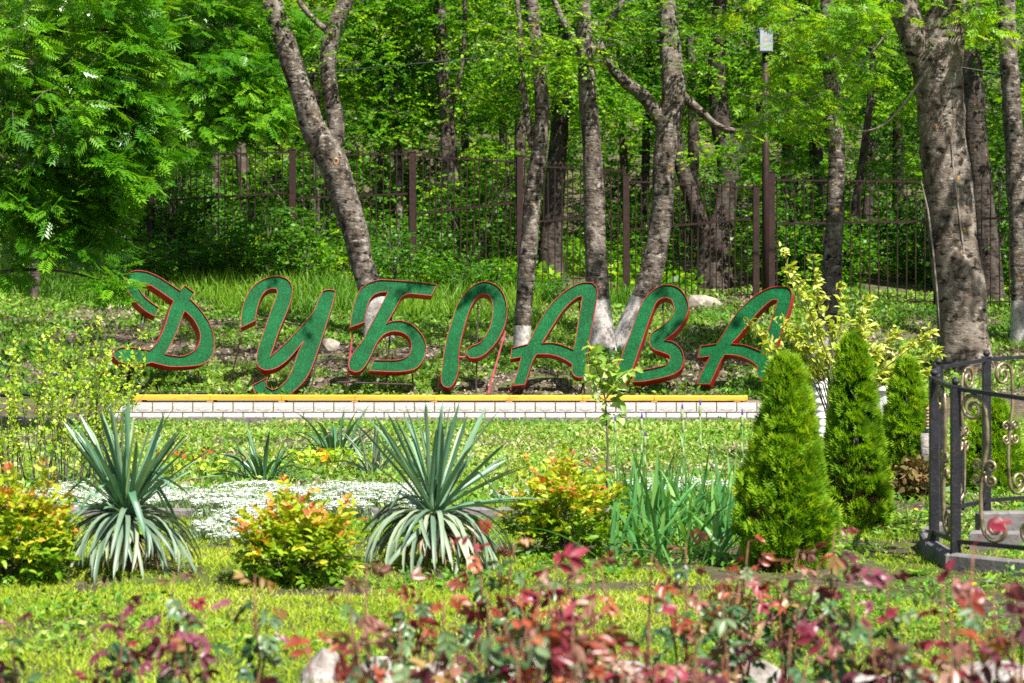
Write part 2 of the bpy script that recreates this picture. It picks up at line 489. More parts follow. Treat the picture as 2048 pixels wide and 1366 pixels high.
M['iron'] = surfmat('brown_iron', (.022, .011, .010), (.045, .021, .019), 9, .6, .15, .25, (.018, .011, .01), 30)
M['rod'] = surfmat('dark_rod', (.03, .02, .018), (.07, .045, .04), 9, .6)
M['blackiron'] = surfmat('black_wrought_iron', (.009, .009, .013), (.022, .022, .03), 12, .45, .15, .4, (.05, .04, .036), 60)
M['brass'] = surfmat('brushed_brass_paint', (.06, .05, .035), (.36, .29, .17), 14, .38, .2, .6, metal=.55, lo=.3, hi=.55)
M['black'] = plain('black_plastic', (.012, .012, .013), .5)
M['boxgrey'] = plain('grey_painted_steel', (.3, .33, .37), .5)
M['boxline'] = plain('box_gasket', (.2, .22, .24), .6)
M['sticker'] = plain('warning_yellow', (.75, .42, .03), .5)
M['whitepot'] = surfmat('white_plaster', (.6, .6, .6), (.78, .78, .77), 6, .8, .2)
M['teal'] = plain('teal_paint', (.02, .16, .14), .5)
M['orange'] = surfmat('orange_paint', (.6, .26, .04), (.72, .36, .06), 9, .5)
M['tan'] = surfmat('tan_wool_plaster', (.45, .30, .17), (.62, .46, .28), 22, .9, .9)
M['logbark'] = barkmat('cut_log_bark', (.14, .12, .11), (.34, .3, .27), (.52, .48, .44), .5, 2.0)
M['redflower'] = leafmat('red_petal', [(0, (.5, .03, .01)), (1, (.75, .12, .02))], .3, .5, .3, (1.2, .8, .4))
M['orangeflower'] = leafmat('orange_petal', [(0, (.75, .28, .01)), (1, (.85, .48, .02))], .3, .5, .3, (1.1, .9, .4))
M['yellowflower'] = leafmat('yellow_petal', [(0, (.8, .5, .01)), (1, (.85, .6, .03))], .3, .5, .3, (1.1, .95, .4))
M['bud'] = plain('green_bud', (.3, .4, .16), .5)
M['purple'] = plain('purple_petal', (.10, .055, .35), .5)

# green artificial-turf face of the sign letters
def turf():
    m, nt, out = nodes('green_turf_face')
    tc = nt.nodes.new('ShaderNodeTexCoord')
    n1 = N(nt, 'ShaderNodeTexNoise', Scale=60.0, Detail=3.0, Roughness=.8); nt.links.new(tc.outputs['Object'], n1.inputs['Vector'])
    mp = nt.nodes.new('ShaderNodeMapping'); mp.inputs['Scale'].default_value = (22, 22, 1.0)
    nt.links.new(tc.outputs['Object'], mp.inputs[0])
    n2 = N(nt, 'ShaderNodeTexNoise', Scale=2.5, Detail=3.0); nt.links.new(mp.outputs[0], n2.inputs['Vector'])
    n3 = N(nt, 'ShaderNodeTexNoise', Scale=3.0, Detail=3.0); nt.links.new(tc.outputs['Object'], n3.inputs['Vector'])
    a = N(nt, 'ShaderNodeMath', operation='MULTIPLY_ADD'); a.inputs[1].default_value = .35
    nt.links.new(n2.outputs[0], a.inputs[0]); nt.links.new(n1.outputs[0], a.inputs[2])
    b2 = N(nt, 'ShaderNodeMath', operation='MULTIPLY_ADD'); b2.inputs[1].default_value = .25
    nt.links.new(n3.outputs[0], b2.inputs[0]); nt.links.new(a.outputs[0], b2.inputs[2])
    dv = N(nt, 'ShaderNodeMath', operation='DIVIDE'); dv.inputs[1].default_value = 1.6; nt.links.new(b2.outputs[0], dv.inputs[0])
    r = ramp(nt, [(.38, (.0003, .016, .004)), (.47, (.0006, .058, .015)), (.56, (.001, .108, .028)), (.66, (.015, .25, .075))], dv.outputs[0])
    p = N(nt, 'ShaderNodeBsdfPrincipled', Roughness=.6); p.inputs['Specular IOR Level'].default_value = .12
    nt.links.new(r.outputs[0], p.inputs['Base Color'])
    b = N(nt, 'ShaderNodeBump', Strength=.6, Distance=.01); nt.links.new(n1.outputs[0], b.inputs['Height']); nt.links.new(b.outputs[0], p.inputs['Normal'])
    nt.links.new(p.outputs[0], out.inputs[0])
    return m
M['turf'] = turf()

def groundmat():
    m, nt, out = nodes('soil_and_litter')
    ge = nt.nodes.new('ShaderNodeNewGeometry')
    n1 = N(nt, 'ShaderNodeTexNoise', Scale=.9, Detail=8.0, Roughness=.65); nt.links.new(ge.outputs['Position'], n1.inputs['Vector'])
    n2 = N(nt, 'ShaderNodeTexNoise', Scale=14.0, Detail=8.0, Roughness=.75); nt.links.new(ge.outputs['Position'], n2.inputs['Vector'])
    r2 = ramp(nt, [(.3, (.03, .022, .018)), (.5, (.085, .062, .05)), (.72, (.2, .155, .13))], n2.outputs[0])
    n1.inputs['Scale'].default_value = 1.6
    r1 = ramp(nt, [(.44, (0, 0, 0)), (.62, (1, 1, 1))], n1.outputs[0])
    mx = N(nt, 'ShaderNodeMix', data_type='RGBA'); nt.links.new(r1.outputs[0], mx.inputs[0])
    nt.links.new(r2.outputs[0], mx.inputs[6])
    r3 = ramp(nt, [(.35, (.05, .08, .02)), (.6, (.13, .17, .035)), (.75, (.24, .24, .10))], n2.outputs[0]); nt.links.new(r3.outputs[0], mx.inputs[7])
    p = N(nt, 'ShaderNodeBsdfPrincipled', Roughness=.95); p.inputs['Specular IOR Level'].default_value = .1
    nt.links.new(mx.outputs[2], p.inputs['Base Color'])
    b = N(nt, 'ShaderNodeBump', Strength=.8, Distance=.04); nt.links.new(n2.outputs[0], b.inputs['Height']); nt.links.new(b.outputs[0], p.inputs['Normal'])
    nt.links.new(p.outputs[0], out.inputs[0])
    return m
M['ground'] = groundmat()

# ------------------------------------------------------------------ ground
def make_ground():
    ys = np.concatenate([np.arange(-60, 3, 6.), np.arange(3, 12, .18), np.arange(12, 34.8, .35), np.arange(34.8, 36.6, .1),
                         np.arange(36.6, 56, .35), np.arange(56, 90, 1.2), np.arange(90, 261, 10.)])
    xs = np.concatenate([np.arange(-160, -18, 12.), np.arange(-18, -6, .5), np.arange(-6, 6, .22), np.arange(6, 18, .5), np.arange(18, 165, 12.)])
    X, Y = np.meshgrid(xs, ys)
    Z = tz(X, Y)
    P = np.stack([X, Y, Z], -1).reshape(-1, 3)
    nx, ny = len(xs), len(ys)
    i = np.arange(ny - 1)[:, None] * nx + np.arange(nx - 1)[None, :]
    F = np.stack([i, i + 1, i + 1 + nx, i + nx], -1).reshape(-1, 4)
    me = bpy.data.meshes.new('ground')
    me.from_pydata(P.tolist(), [], F.tolist())
    me.materials.append(M['ground'])
    me.polygons.foreach_set('use_smooth', [True] * len(me.polygons))
    o = link('ground', me); tag(o, 'bare soil, leaf litter and grass of garden and bank', 'ground', None, 'structure')
make_ground()

# ------------------------------------------------------------------ white block wall, kerbs, bench
WALL_D = 35.0
def rock_mesh(name, mat, r, seed, sub=2):
    bm = bmesh.new()
    bmesh.ops.create_icosphere(bm, subdivisions=sub, radius=1)
    rg = np.random.default_rng(seed)
    pl = rand_dirs(9, rg)
    for v in bm.verts:
        c = np.array(v.co)
        k = 1.0
        for q in pl:
            dd = c @ q
            if dd > .62: k = min(k, .62 / dd)
        k *= 1 + .08 * (rg.random() - .5)
        v.co = Vector((c[0] * r[0] * k, c[1] * r[1] * k, c[2] * r[2] * k))
    me = bpy.data.meshes.new(name); bm.to_mesh(me); bm.free()
    me.materials.append(mat)
    return me

def block_mesh(name, w, h, dep, rg, mat, cut0=(0, 0), cut1=(0, 0)):
    """split-faced block, face towards -y, centred at bottom; cut: how far left/right end leans in at the (bottom, top)"""
    V = []; F = []
    nx, nz = 4, 3
    for k in range(nz + 1):
        for i in range(nx + 1):
            u, t = i / nx, k / nz
            l = -w / 2 + lerp(cut0[0], cut0[1], t); r = w / 2 - lerp(cut1[0], cut1[1], t)
            edge = min(u, 1 - u, .5) < .01 or min(t, 1 - t) < .01
            y = 0 if edge else -.004 - .006 * rg.random()
            V.append((lerp(l, r, u), y, t * h))
    for k in range(nz):
        for i in range(nx):
            a = k * (nx + 1) + i
            F.append((a, a + 1, a + nx + 2, a + nx + 1))
    b = len(V)
    for (i, k) in ((0, 0), (nx, 0), (nx, nz), (0, nz)):
        p = V[k * (nx + 1) + i]; V.append((p[0], dep, p[2]))
    bot = [i for i in range(nx + 1)]; top = [nz * (nx + 1) + i for i in range(nx + 1)]
    F.append(tuple([b, b + 1] + bot[::-1])); F.append(tuple(top + [b + 2, b + 3]))
    lft = [k * (nx + 1) for k in range(nz + 1)]; rgt = [k * (nx + 1) + nx for k in range(nz + 1)]
    F.append(tuple(lft + [b + 3, b])); F.append(tuple([b + 1, b + 2] + rgt[::-1]))
    F.append((b, b + 3, b + 2, b + 1))
    me = bpy.data.meshes.new(name); me.from_pydata(V, [], F); me.materials.append(mat)
    return me

def make_wall():
    rg = np.random.default_rng(8)
    s = WALL_D / FPX
    zt = CAMZ - (804 - HZ) * s
    rh = 20.6 * s
    bw = 40.3 * s
    root = empty('retaining_wall', (px(880, 845, WALL_D).x, WALL_D, zt - 2 * rh), 'low white split-block retaining wall with sloping ends behind the garden', 'wall')
    # core of mortar behind the blocks, trapezoid ends
    x0b, x0t, x1t, x1b = px(150, 0, WALL_D).x, px(258, 0, WALL_D).x, px(1538, 0, WALL_D).x, px(1640, 0, WALL_D).x
    mb = MB()
    y0, y1 = WALL_D + .012, WALL_D + .95
    zb, ztt = zt - 2.3 * rh, zt - .006
    P = [(x0b, y0, zb), (x1b, y0, zb), (x1t, y0, ztt), (x0t, y0, ztt), (x0b, y1, zb), (x1b, y1, zb), (x1t, y1, ztt), (x0t, y1, ztt)]
    mb.add(P, [(0, 1, 2, 3), (5, 4, 7, 6), (0, 4, 5, 1), (3, 2, 6, 7), (0, 3, 7, 4), (1, 5, 6, 2)])
    mb.build('mortar_core', M['mortar'], root)
    var = [block_mesh('block', bw - .022, rh - .018, .011, rg, M['block']) for _ in range(5)]
    zrow = [zt - 2 * rh, zt - rh]
    for r in (0, 1):
        z = zrow[r] + .006
        off = 0 if r == 1 else .5
        lo = lerp(x0b, x0t, (r + .0) / 2); hi = lerp(x1b, x1t, (r + .0) / 2)
        lot = lerp(x0b, x0t, (r + 1.) / 2); hit = lerp(x1b, x1t, (r + 1.) / 2)
        xx = px(284.5, 0, WALL_D).x + off * bw - 8 * bw
        while xx < hi:
            a, b = xx - bw / 2 + .007, xx + bw / 2 - .007
            if b > lo + .05 and a < hi - .05:
                if a > lot and b < hit:
                    me = var[rg.integers(5)]
                else:
                    ca = (max(0, lo - a), max(0, min(lot - a, b - a - .02))); cb = (max(0, b - hi), max(0, min(b - hit, b - a - .02)))
                    me = block_mesh('block', bw - .022, rh - .018, .011, rg, M['block'], ca, cb)
                link('block', me, root, Vector((xx, WALL_D, z)) - root.location)
            xx += bw
    # coping slabs on top behind the face
    return zt
WALL_TOP = make_wall()

def kerb(name, pts, h, w, n_gap=.72, mat=None, label=None, top=None, sink=.12):
    """row of kerb stones along a polyline; each stone a child"""
    o = bpy.data.objects.new(name, None); COL.objects.link(o); o.location = pts[0]
    tag(o, label, 'kerb', None, 'structure')
    rg = np.random.default_rng(len(pts) + 4)
    for a, b in zip(pts[:-1], pts[1:]):
        a, b = Vector(a), Vector(b); d = (b - a); L = Vector((d.x, d.y, 0)).length
        n = max(1, round(L / n_gap))
        yaw = math.atan2(d.y, d.x)
        for i in range(n):
            p = a + d * ((i + .5) / n)
            mb = MB()
            l = L / n - .008
            hh = h + sink
            V = [(-l / 2, -w / 2, 0), (l / 2, -w / 2, 0), (l / 2, w / 2, 0), (-l / 2, w / 2, 0)]
            c = .012
            mb.add([(x, y, -sink) for x, y, _ in V] + [(x, y, h - c) for x, y, _ in V] + [(x * (1 - c / l * 2), y * (1 - c / w * 2), h) for x, y, _ in V],
                   [(0, 1, 5, 4), (1, 2, 6, 5), (2, 3, 7, 6), (3, 0, 4, 7), (4, 5, 9, 8), (5, 6, 10, 9), (6, 7, 11, 10), (7, 4, 8, 11), (8, 9, 10, 11), (3, 2, 1, 0)])
            s = link('kerb_stone', mb.mesh('kerb_stone', mat or M['concrete']), o, p - o.location + Vector((0, 0, rg.normal(0, .004))), (rg.normal(0, .006), rg.normal(0, .004) - math.asin(max(-1, min(1, d.z / max(d.length, 1e-6)))), yaw))
    return o
kz = tzs(0, 34.6)
kerb('wall_kerb', [(px(-40, 0, 34.75).x, 34.75, CAMZ - (853 - HZ) * 34.75 / FPX - .02), (px(1620, 0, 34.75).x, 34.75, CAMZ - (854 - HZ) * 34.75 / FPX - .02)], .19, .09, .713, M['concrete'], 'grey concrete kerb along the foot of the white wall')
kerb('flower_bed_kerb', [(px(-60, 0, 14.0).x, 14.0, -.045), (px(1300, 0, 14.1).x, 14.1, -.05)], .075, .1, 1.0, M['concrete'], 'grey concrete kerb edging the white flower bed')

def make_bench():
    s = WALL_D / FPX
    yb = WALL_D + .06
    joints = [258, 419, 562, 709, 868, 1018, 1166, 1309, 1488]
    zt = CAMZ - (790.5 - HZ) * s
    root = empty('long_bench', (px(870, 0, WALL_D).x, yb + .2, WALL_TOP), 'long low yellow slatted bench on top of the white wall', 'bench')
    th = .08
    for r in range(4):
        y = yb + .055 + r * .125
        for a, b in zip(joints[:-1], joints[1:]):
            xa, xb = px(a, 0, WALL_D).x + .003, px(b, 0, WALL_D).x - .003
            if b == joints[-1]: xb += (.02, .09, .05, .12)[r]
            dz = -.02 * (xa + xb) / 2 / 14
            mb = MB(); mb.box(((xa + xb) / 2, y, zt - th / 2 - .016 + dz), (xb - xa, .105, th))
            mb.build('slat', M['yellow'], root, bevel=.006)
    for j in joints:
        x = px(min(max(j, 276), 1475), 0, WALL_D).x
        top = zt - th - .016 - .02 * x / 14 - .004
        mb = MB(); mb.box((x, yb + .24, (top + WALL_TOP) / 2 - .004), (.11, .5, top - WALL_TOP + .004))
        mb.build('foot', M['woodend'], root, bevel=.005)
make_bench()

# ------------------------------------------------------------------ sign letters
def smooth_outline(pts, step=5):
    """points (x, y[, 1 = corner]) -> dense closed polyline"""
    n = len(pts); out = []
    P = [Vector((p[0], p[1])) for p in pts]
    C = [len(p) > 2 for p in pts]
    for i in range(n):
        p1, p2 = P[i], P[(i + 1) % n]
        p0 = P[i - 1] if not C[i] else p1 - (p2 - p1)
        p3 = P[(i + 2) % n] if not C[(i + 1) % n] else p2 + (p2 - p1)
        k = max(1, min(6, int((p2 - p1).length / 28)))
        for j in range(k):
            t = j / k
            out.append(0.5 * ((2 * p1) + (p2 - p0) * t + (2 * p0 - 5 * p1 + 4 * p2 - p3) * t * t + (3 * p1 - p0 - 3 * p2 + p3) * t ** 3))
    return out

LET = [
 dict(ch='D', o=(210, 530), s=4.879, back=(-6.5, 8), d=36.3,
  out=[(300,52),(400,62),(500,100),(600,160),(690,220),(735,248,1),(780,197,1),(873,267,1),(835,332,1),(920,420),(1000,530),(1050,640),(1065,740),(1058,850),(1020,920),(940,968),(830,986),(650,990),(540,970),(460,948,1),(370,968),(270,972),(180,955),(110,920),(85,880),(95,840),(130,812),(200,800),(300,808),(436,830,1),(480,790),(540,700),(590,580),(630,440),(672,350,1),(560,270),(450,200),(380,172),(340,175),(328,205),(350,260),(410,330),(528,415,1),(487,500,1),(400,450),(320,380),(250,290),(205,210),(200,150),(215,100),(250,65)],
  hole=[(778,445,1),(840,500),(890,570),(925,650),(930,720),(905,800),(850,850),(770,885),(680,885),(588,868,1),(640,780),(700,650),(745,520)],
  rods=[(298,575,272,735,0),(303,575,280,735,0),(402,735,404,800,1),(262,735,258,800,2),(266,740,264,800,2)],
  label='first sign letter, looped like a D, at the left end of the bench'),
 dict(ch='U', o=(470, 540), s=5.059, back=(0, 9), d=36.2,
  out=[(60,580,1),(62,480),(80,370),(120,260),(190,160),(280,95),(380,65),(470,65),(540,100),(578,170),(575,270),(545,370),(500,480),(450,600),(405,730),(355,880,1),(430,810),(540,710),(650,590),(750,480),(800,410),(840,310),(890,207,1),(950,197),(1013,205,1),(1008,250),(980,370),(930,530),(880,690),(830,840),(770,1000),(700,1120),(600,1220),(520,1270),(440,1285),(330,1288),(240,1275),(200,1240),(175,1165,1),(250,1125),(332,1083,1),(315,1130),(325,1180),(370,1210),(430,1195),(500,1140),(560,1050),(600,950),(640,830),(700,710,1),(620,810),(540,900),(460,965),(380,1003),(300,1010),(240,975),(218,920),(225,830),(265,700),(310,570),(360,420),(410,290),(428,215),(415,185),(370,185),(310,210),(265,270),(235,350),(215,430),(205,510,1)],
  hole=None, rods=[(481,668,455,796,1),(512,735,498,796,0),(637,690,620,800,0),(514,626,612,645,0),(510,650,545,642,1)],
  label='second sign letter, a slanting Y with its tail behind the bench'),
 dict(ch='B', o=(680, 540), s=5.057, back=(-1.5, 8), d=36.2,
  out=[(100,580,1),(115,470),(145,330),(190,220),(270,140),(380,100),(450,97),(600,105),(800,122),(980,145,1),(925,258,1),(850,250),(750,240),(680,240),(630,265),(590,330),(540,420),(470,540,1),(540,515),(640,515),(740,560),(820,640),(865,730),(870,820),(840,910),(780,985),(700,1015),(560,1028),(300,1018,1),(345,908,1),(450,910),(580,908),(660,885),(705,840),(725,770),(710,700),(660,645),(590,620),(510,622),(440,655),(390,710),(350,780),(310,870),(260,960),(210,1015),(150,1030),(100,1010),(88,960),(105,890),(160,800),(240,700),(270,630),(330,520),(400,390),(450,290),(485,222,1),(420,222),(360,240),(310,285),(280,360),(260,450),(250,525,1)],
  hole=None, rods=[(706,660,690,800,3),(785,620,770,800,0),(827,742,825,800,1),(676,758,827,763,0)],
  label='third sign letter, with flat top bar, before a whitewashed trunk'),
 dict(ch='R', o=(860, 540), s=5.06, back=(0, 8.5), d=36.2,
  out=[(110,1090),(120,1000),(140,850),(170,690),(210,560),(260,400),(330,270),(420,170),(510,122),(590,118),(680,160),(745,240),(775,350),(775,470),(745,590),(690,700),(620,790),(540,860),(460,890),(400,885),(370,850),(378,800),(420,770),(500,735),(560,670),(605,580),(630,480),(635,370),(620,290),(580,245),(530,238),(480,265),(430,340),(390,430),(350,560),(320,680),(298,790),(290,880),(288,980),(270,1080),(230,1160),(180,1190),(140,1175),(115,1135)],
  hole=None, rods=[(956,600,952,800,0),(1011,655,974,800,3),(880,745,874,800,3),(884,705,935,708,3)],
  label='fourth sign letter, shaped like an open P, middle of the green sign'),
 dict(ch='A', o=(1000, 540), s=5.059, back=(-.5, 8), d=36.2,
  out=[(118,790,1),(280,748,1),(330,650),(400,520),(490,380),(580,280),(690,190),(800,135),(880,123),(940,130),(975,170),(985,240),(970,350),(945,480),(920,620),(895,780),(885,880),(900,980),(890,1050),(830,1085),(770,1080),(730,1040),(730,950,1),(660,905),(570,868),(480,850),(370,850,1),(330,920),(290,1040),(250,1158,1),(128,1170,1),(170,1050),(215,878,1),(105,898,1)],
  hole=[(833,262,1),(790,270),(710,330),(620,430),(530,570),(425,738,1),(530,735),(640,760),(745,805,1),(775,640),(800,470),(825,330)],
  rods=[(1160,596,1160,690,0),(1168,760,1170,800,0),(1167,760,1160,800,1),(1022,772,1020,800,3),(1024,779,1120,796,1)],
  label='fifth sign letter, an A standing left of the small sapling'),
 dict(ch='V', o=(1220, 550), s=5.256, back=(2, 9), d=36.25,
  out=[(100,920),(140,800),(200,650),(260,480),(310,350),(370,240),(450,160),(540,110),(620,102),(700,120),(770,180),(815,270),(825,350),(800,440),(750,520),(680,600),(575,682,1),(660,700),(730,750),(770,830),(775,900),(750,980),(690,1030),(600,1065),(450,1100),(340,1118),(240,1120,1),(275,1005,1),(400,985),(500,965),(590,940),(630,890),(630,850),(600,830),(530,805),(460,780),(420,730),(415,660),(450,600),(540,540),(620,470),(670,390),(668,310),(640,255),(590,235),(530,250),(480,300),(440,400),(400,510),(350,660),(300,800),(260,920),(220,1030),(160,1150,1),(30,1165,1),(60,1040)],
  hole=None, rods=[(1324,602,1327,655,0),(1332,712,1334,735,0),(1337,758,1342,800,0),(1335,758,1326,800,1)],
  label='sixth sign letter, curved like a B, between the two A letters'),
 dict(ch='A', o=(1370, 550), s=5.254, back=(4, 8), d=36.3,
  out=[(165,745,1),(330,720,1),(400,620),(480,490),(570,370),(680,260),(790,180),(900,130),(1000,118),(1085,128),(1120,180),(1115,270),(1080,400),(1030,540),(980,680),(940,820),(915,900),(920,980),(910,1060),(860,1110),(810,1105),(765,1060),(750,1010),(762,960,1),(690,900),(600,860),(500,838),(415,835,1),(370,910),(320,1020),(260,1145,1),(125,1145,1),(180,1010),(262,852,1),(130,868,1)],
  hole=[(975,262,1),(930,255),(850,310),(760,400),(650,530),(565,640),(485,720,1),(600,728),(680,750),(800,800,1),(850,650),(900,500),(945,360)],
  rods=[(1547,606,1545,690,0),(1545,766,1533,802,1),(1391,774,1388,800,3),(1394,779,1450,792,1)],
  label='last sign letter, an A partly behind the yellow-green shrub'),
]
ROD = {0: 'rod', 1: 'iron', 2: 'black', 3: 'pinkpaint'}
def make_letter(L):
    ox, oy = L['o']; s = L['s']; d0 = L['d']
    def topx(p): return (ox + p[0] / s, oy + p[1] / s)
    out = [topx(p) for p in smooth_outline(L['out'])]
    hole = [topx(p) for p in smooth_outline(L['hole'])] if L['hole'] else None
    cxp = sum(p[0] for p in out) / len(out); ymax = max(p[1] for p in out)
    dep = .24
    persp = (cxp - 1024) * dep / d0
    k = d0 / FPX
    bx = (L['back'][0] + persp) * k; bz = -(L['back'][1] + .5) * k
    by = math.sqrt(max(.01, dep * dep - bx * bx - bz * bz))
    B = Vector((bx, by, bz)).normalized()         # from the face to the back of the letter
    base = px(cxp, ymax, d0)
    g = tzs(base.x, base.y)
    cam_p = Vector((0, 0, CAMZ))
    def on_plane(p):
        r = px(p[0], p[1], 1.0) - cam_p
        t = (base - cam_p).dot(B) / r.dot(B)
        return cam_p + r * t
    root = empty('sign_letter', (base.x, base.y, g), 'green red-rimmed ' + L['label'], 'sign letter', 'letters of the green sign')
    loops = [[on_plane(p) for p in out]] + ([[on_plane(p) for p in hole]] if hole else [])
    flat = [q for l in loops for q in l]
    # green face, slightly inside the rim
    tris = geometry.tessellate_polygon(loops)
    mb = MB(); mb.add([q + B * .03 for q in flat], tris); mb.build('face', M['turf'], root)
    mb = MB(); mb.add([q + B * (dep - .012) for q in flat], tris); mb.build('back_plate', M['iron'], root)
    mb = MB()
    for l in loops:
        n = len(l)
        ctr = []
        for i in range(n):
            t = (l[(i + 1) % n] - l[i - 1]).normalized()
            ctr.append(t.cross(B).normalized() * .0045)
        V = [l[i] + ctr[i] for i in range(n)] + [l[i] - ctr[i] for i in range(n)] + [l[i] + ctr[i] + B * dep for i in range(n)] + [l[i] - ctr[i] + B * dep for i in range(n)]
        F = []
        for i in range(n):
            j = (i + 1) % n
            F += [(i, j, n + j, n + i), (i, 2 * n + i, 2 * n + j, j), (n + i, n + j, 3 * n + j, 3 * n + i), (2 * n + i, 3 * n + i, 3 * n + j, 2 * n + j)]
        mb.add(V, F)
    mb.build('rim', M['red'], root)
    for (x1, y1, x2, y2, m) in L['rods']:
        a = on_plane((x1, y1)) + B * (dep * .8)
        low = y2 >= 780
        if low:
            b = px(x2, y2, d0 + .3 + .1 * (m == 1)); b.z = tzs(b.x, b.y) - .05
        else:
            b = on_plane((x2, y2)) + B * (dep * .8)
        mb = MB(); mb.tube([a, b], .016 if m != 2 else .03, 6); mb.build('strut', M[ROD[m]], root)
for L in LET: make_letter(L)

# ------------------------------------------------------------------ iron fence
def fence_d(x): return 52.0 - (x - 300) / 1700 * 4.0
def make_fence():
    root = empty('iron_fence', gd(1040, fence_d(1040)), 'brown iron fence of thin upright bars along the top of the bank', 'fence')
    O = root.location
    posts = [(20, 392, 20), (300, 345, 14), (585, 300, 14), (825, 305, 14), (1040, 312, 13), (1252, 350, 13), (1512, 373, 14), (1543, 345, 14), (1876, 352, 16), (2064, 355, 14)]
    for (x, yt, w) in posts:
        d = fence_d(x); b = gd(x, d); t = px(x, yt, d); h = t.z - b.z + .3
        wm = 12.5 * d / FPX
        mb = MB(); mb.box((b.x, b.y, b.z - .3 + h / 2), (wm, wm, h)); p = mb.build('post', M['iron'], root, bevel=.008)
        mb = MB(); mb.box((b.x, b.y, t.z + .012), (wm * 1.12, wm * 1.12, .024)); c = link('cap', mb.mesh('cap', M['iron'], O), p)
    panels = [(20, 300, 318, 312, 402, 396, 20), (300, 585, 313, 304, 403, 385, 20), (585, 825, 312, 308, 397, 387, 18), (825, 1040, 312, 324, 429, 404, 17),
              (1040, 1252, 331, 342, 445, 432, 17), (1252, 1512, 362, 377, 460, 437, 21), (1543, 1876, 360, 364, 448, 442, 18), (1876, 2064, 367, 367, 438, 436, 10), (-180, 20, 322, 319, 408, 404, 12)]
    bar_me = None
    for (xa, xb, ta, tb, ma, mb_, n) in panels:
        da, db = fence_d(xa), fence_d(xb)
        pan = bpy.data.objects.new('fence_panel', None); COL.objects.link(pan); pan.parent = root
        ga, gb = gd(xa, da), gd(xb, db)
        lo_a, lo_b = ga + Vector((0, 0, .1)), gb + Vector((0, 0, .1))
        if xa >= 1500:
            lo_a, lo_b = px(xa, 605, da), px(xb, 603, db)
        for (a, b, r) in ((px(xa, ta, da), px(xb, tb, db), .02), (px(xa, ma, da), px(xb, mb_, db), .027), (lo_a, lo_b, .022)):
            dirv = (b - a); c = (a + b) / 2
            R = dirv.to_track_quat('X', 'Z').to_matrix()
            rails = MB(); rails.box(c, (dirv.length, r * 1.5, r * 2), R); link('rail', rails.mesh('rail', M['iron'], O), pan)
        for i in range(n):
            u = (i + .6) / n
            X = lerp(xa, xb, u); d = lerp(da, db, u)
            top = px(X, lerp(ta, tb, u) - 11, d + .012); bot = lerp(lo_a, lo_b, u)
            h = top.z - bot.z + .12
            if bar_me is None:
                q = MB(); q.tube([(0, 0, 0), (0, 0, .985), (0, 0, 1)], [.016, .016, .005], 6); bar_me = q.mesh('bar', M['iron'])
            o = link('bar', bar_me, pan, Vector((top.x, d + .03, bot.z - .12)) - O, (random.gauss(0, .006), random.gauss(0, .006), 0), (1, 1, h))
make_fence()

def make_pole():
    d = 46.6
    b = gd(1531, d)
    root = empty('utility_pole', b, 'tall brown steel pole carrying a grey electric box', 'pole')
    top = px(1531, 100, d)
    mb = MB(); mb.tube([b + Vector((0, 0, -.3)), Vector((b.x, d, lerp(b.z, top.z, .5))), Vector((b.x, d, top.z))], [.085, .083, .075], 14)
    mb.build('shaft', M['iron'], root, smooth=True)
    w, h = 27 * d / FPX, 46 * d / FPX
    c = px(1531, 82, d - .1)
    mb = MB(); mb.box(c, (w, .2, h)); bx = mb.build('electric_box', M['boxgrey'], root, bevel=.012)
    mb = MB(); mb.box(c + Vector((0, -.11, 0)), (w * .86, .012, h * .88)); dr = link('box_door', mb.mesh('box_door', M['boxgrey'], b), bx)
    mb = MB()
    fr = [(-w * .44, 0, w * .012, h * .9), (w * .44, 0, w * .012, h * .9)]
    for (x, z, a, e) in fr: mb.box(c + Vector((x, -.112, z)), (.008, .012, e))
    for z in (-h * .45, h * .45): mb.box(c + Vector((0, -.112, z)), (w * .9, .012, .008))
    link('door_seal', mb.mesh('door_seal', M['boxline'], b), bx)
    mb = MB()
    q = c + Vector((0, -.119, .02)); r = .035
    mb.add([q + Vector((-r, 0, -r * .8)), q + Vector((r, 0, -r * .8)), q + Vector((0, 0, r)), q + Vector((-r, .003, -r * .8)), q + Vector((r, .003, -r * .8)), q + Vector((0, .003, r))], [(0, 1, 2), (5, 4, 3), (0, 3, 4, 1), (1, 4, 5, 2), (2, 5, 3, 0)])
    link('warning_sticker', mb.mesh('warning_sticker', M['sticker'], b), bx)
    mb = MB(); mb.box(c + Vector((w * .32, -.122, 0)), (.014, .01, .04)); link('lock', mb.mesh('lock', M['boxline'], b), bx)
    mb = MB(); mb.box(c + Vector((0, .02, h / 2 + .012)), (w * 1.06, .26, .02)); link('box_roof', mb.mesh('box_roof', M['boxgrey'], b), bx)
make_pole()

def poly_tube(name, pts, r, mat, label, cat, seg=6, sub=6):
    P = []
    for i in range(len(pts) - 1):
        p0 = pts[max(i - 1, 0)]; p1 = pts[i]; p2 = pts[i + 1]; p3 = pts[min(i + 2, len(pts) - 1)]
        for j in range(sub):
            t = j / sub
            P.append(.5 * ((2 * p1) + (p2 - p0) * t + (2 * p0 - 5 * p1 + 4 * p2 - p3) * t * t + (3 * p1 - p0 - 3 * p2 + p3) * t ** 3))
    P.append(pts[-1])
    mb = MB(); mb.tube(P, r, seg)
    o = mb.build(name, mat, smooth=True)
    return tag(o, label, cat)
poly_tube('cable', [px(x, y, 46.45) for x, y in ((-60, 197), (350, 168), (604, 148), (827, 128), (1208, 92), (1480, 66), (1520, 62))], .018, M['black'], 'black overhead cable running from the electric box to the left edge', 'cable')
poly_tube('cable', [px(x, y, 46.45) for x, y in ((1544, 66), (1640, 88), (1760, 108), (1812, 116), (2010, 150), (2110, 170))], .018, M['black'], 'black overhead cable running from the electric box to the right edge', 'cable')
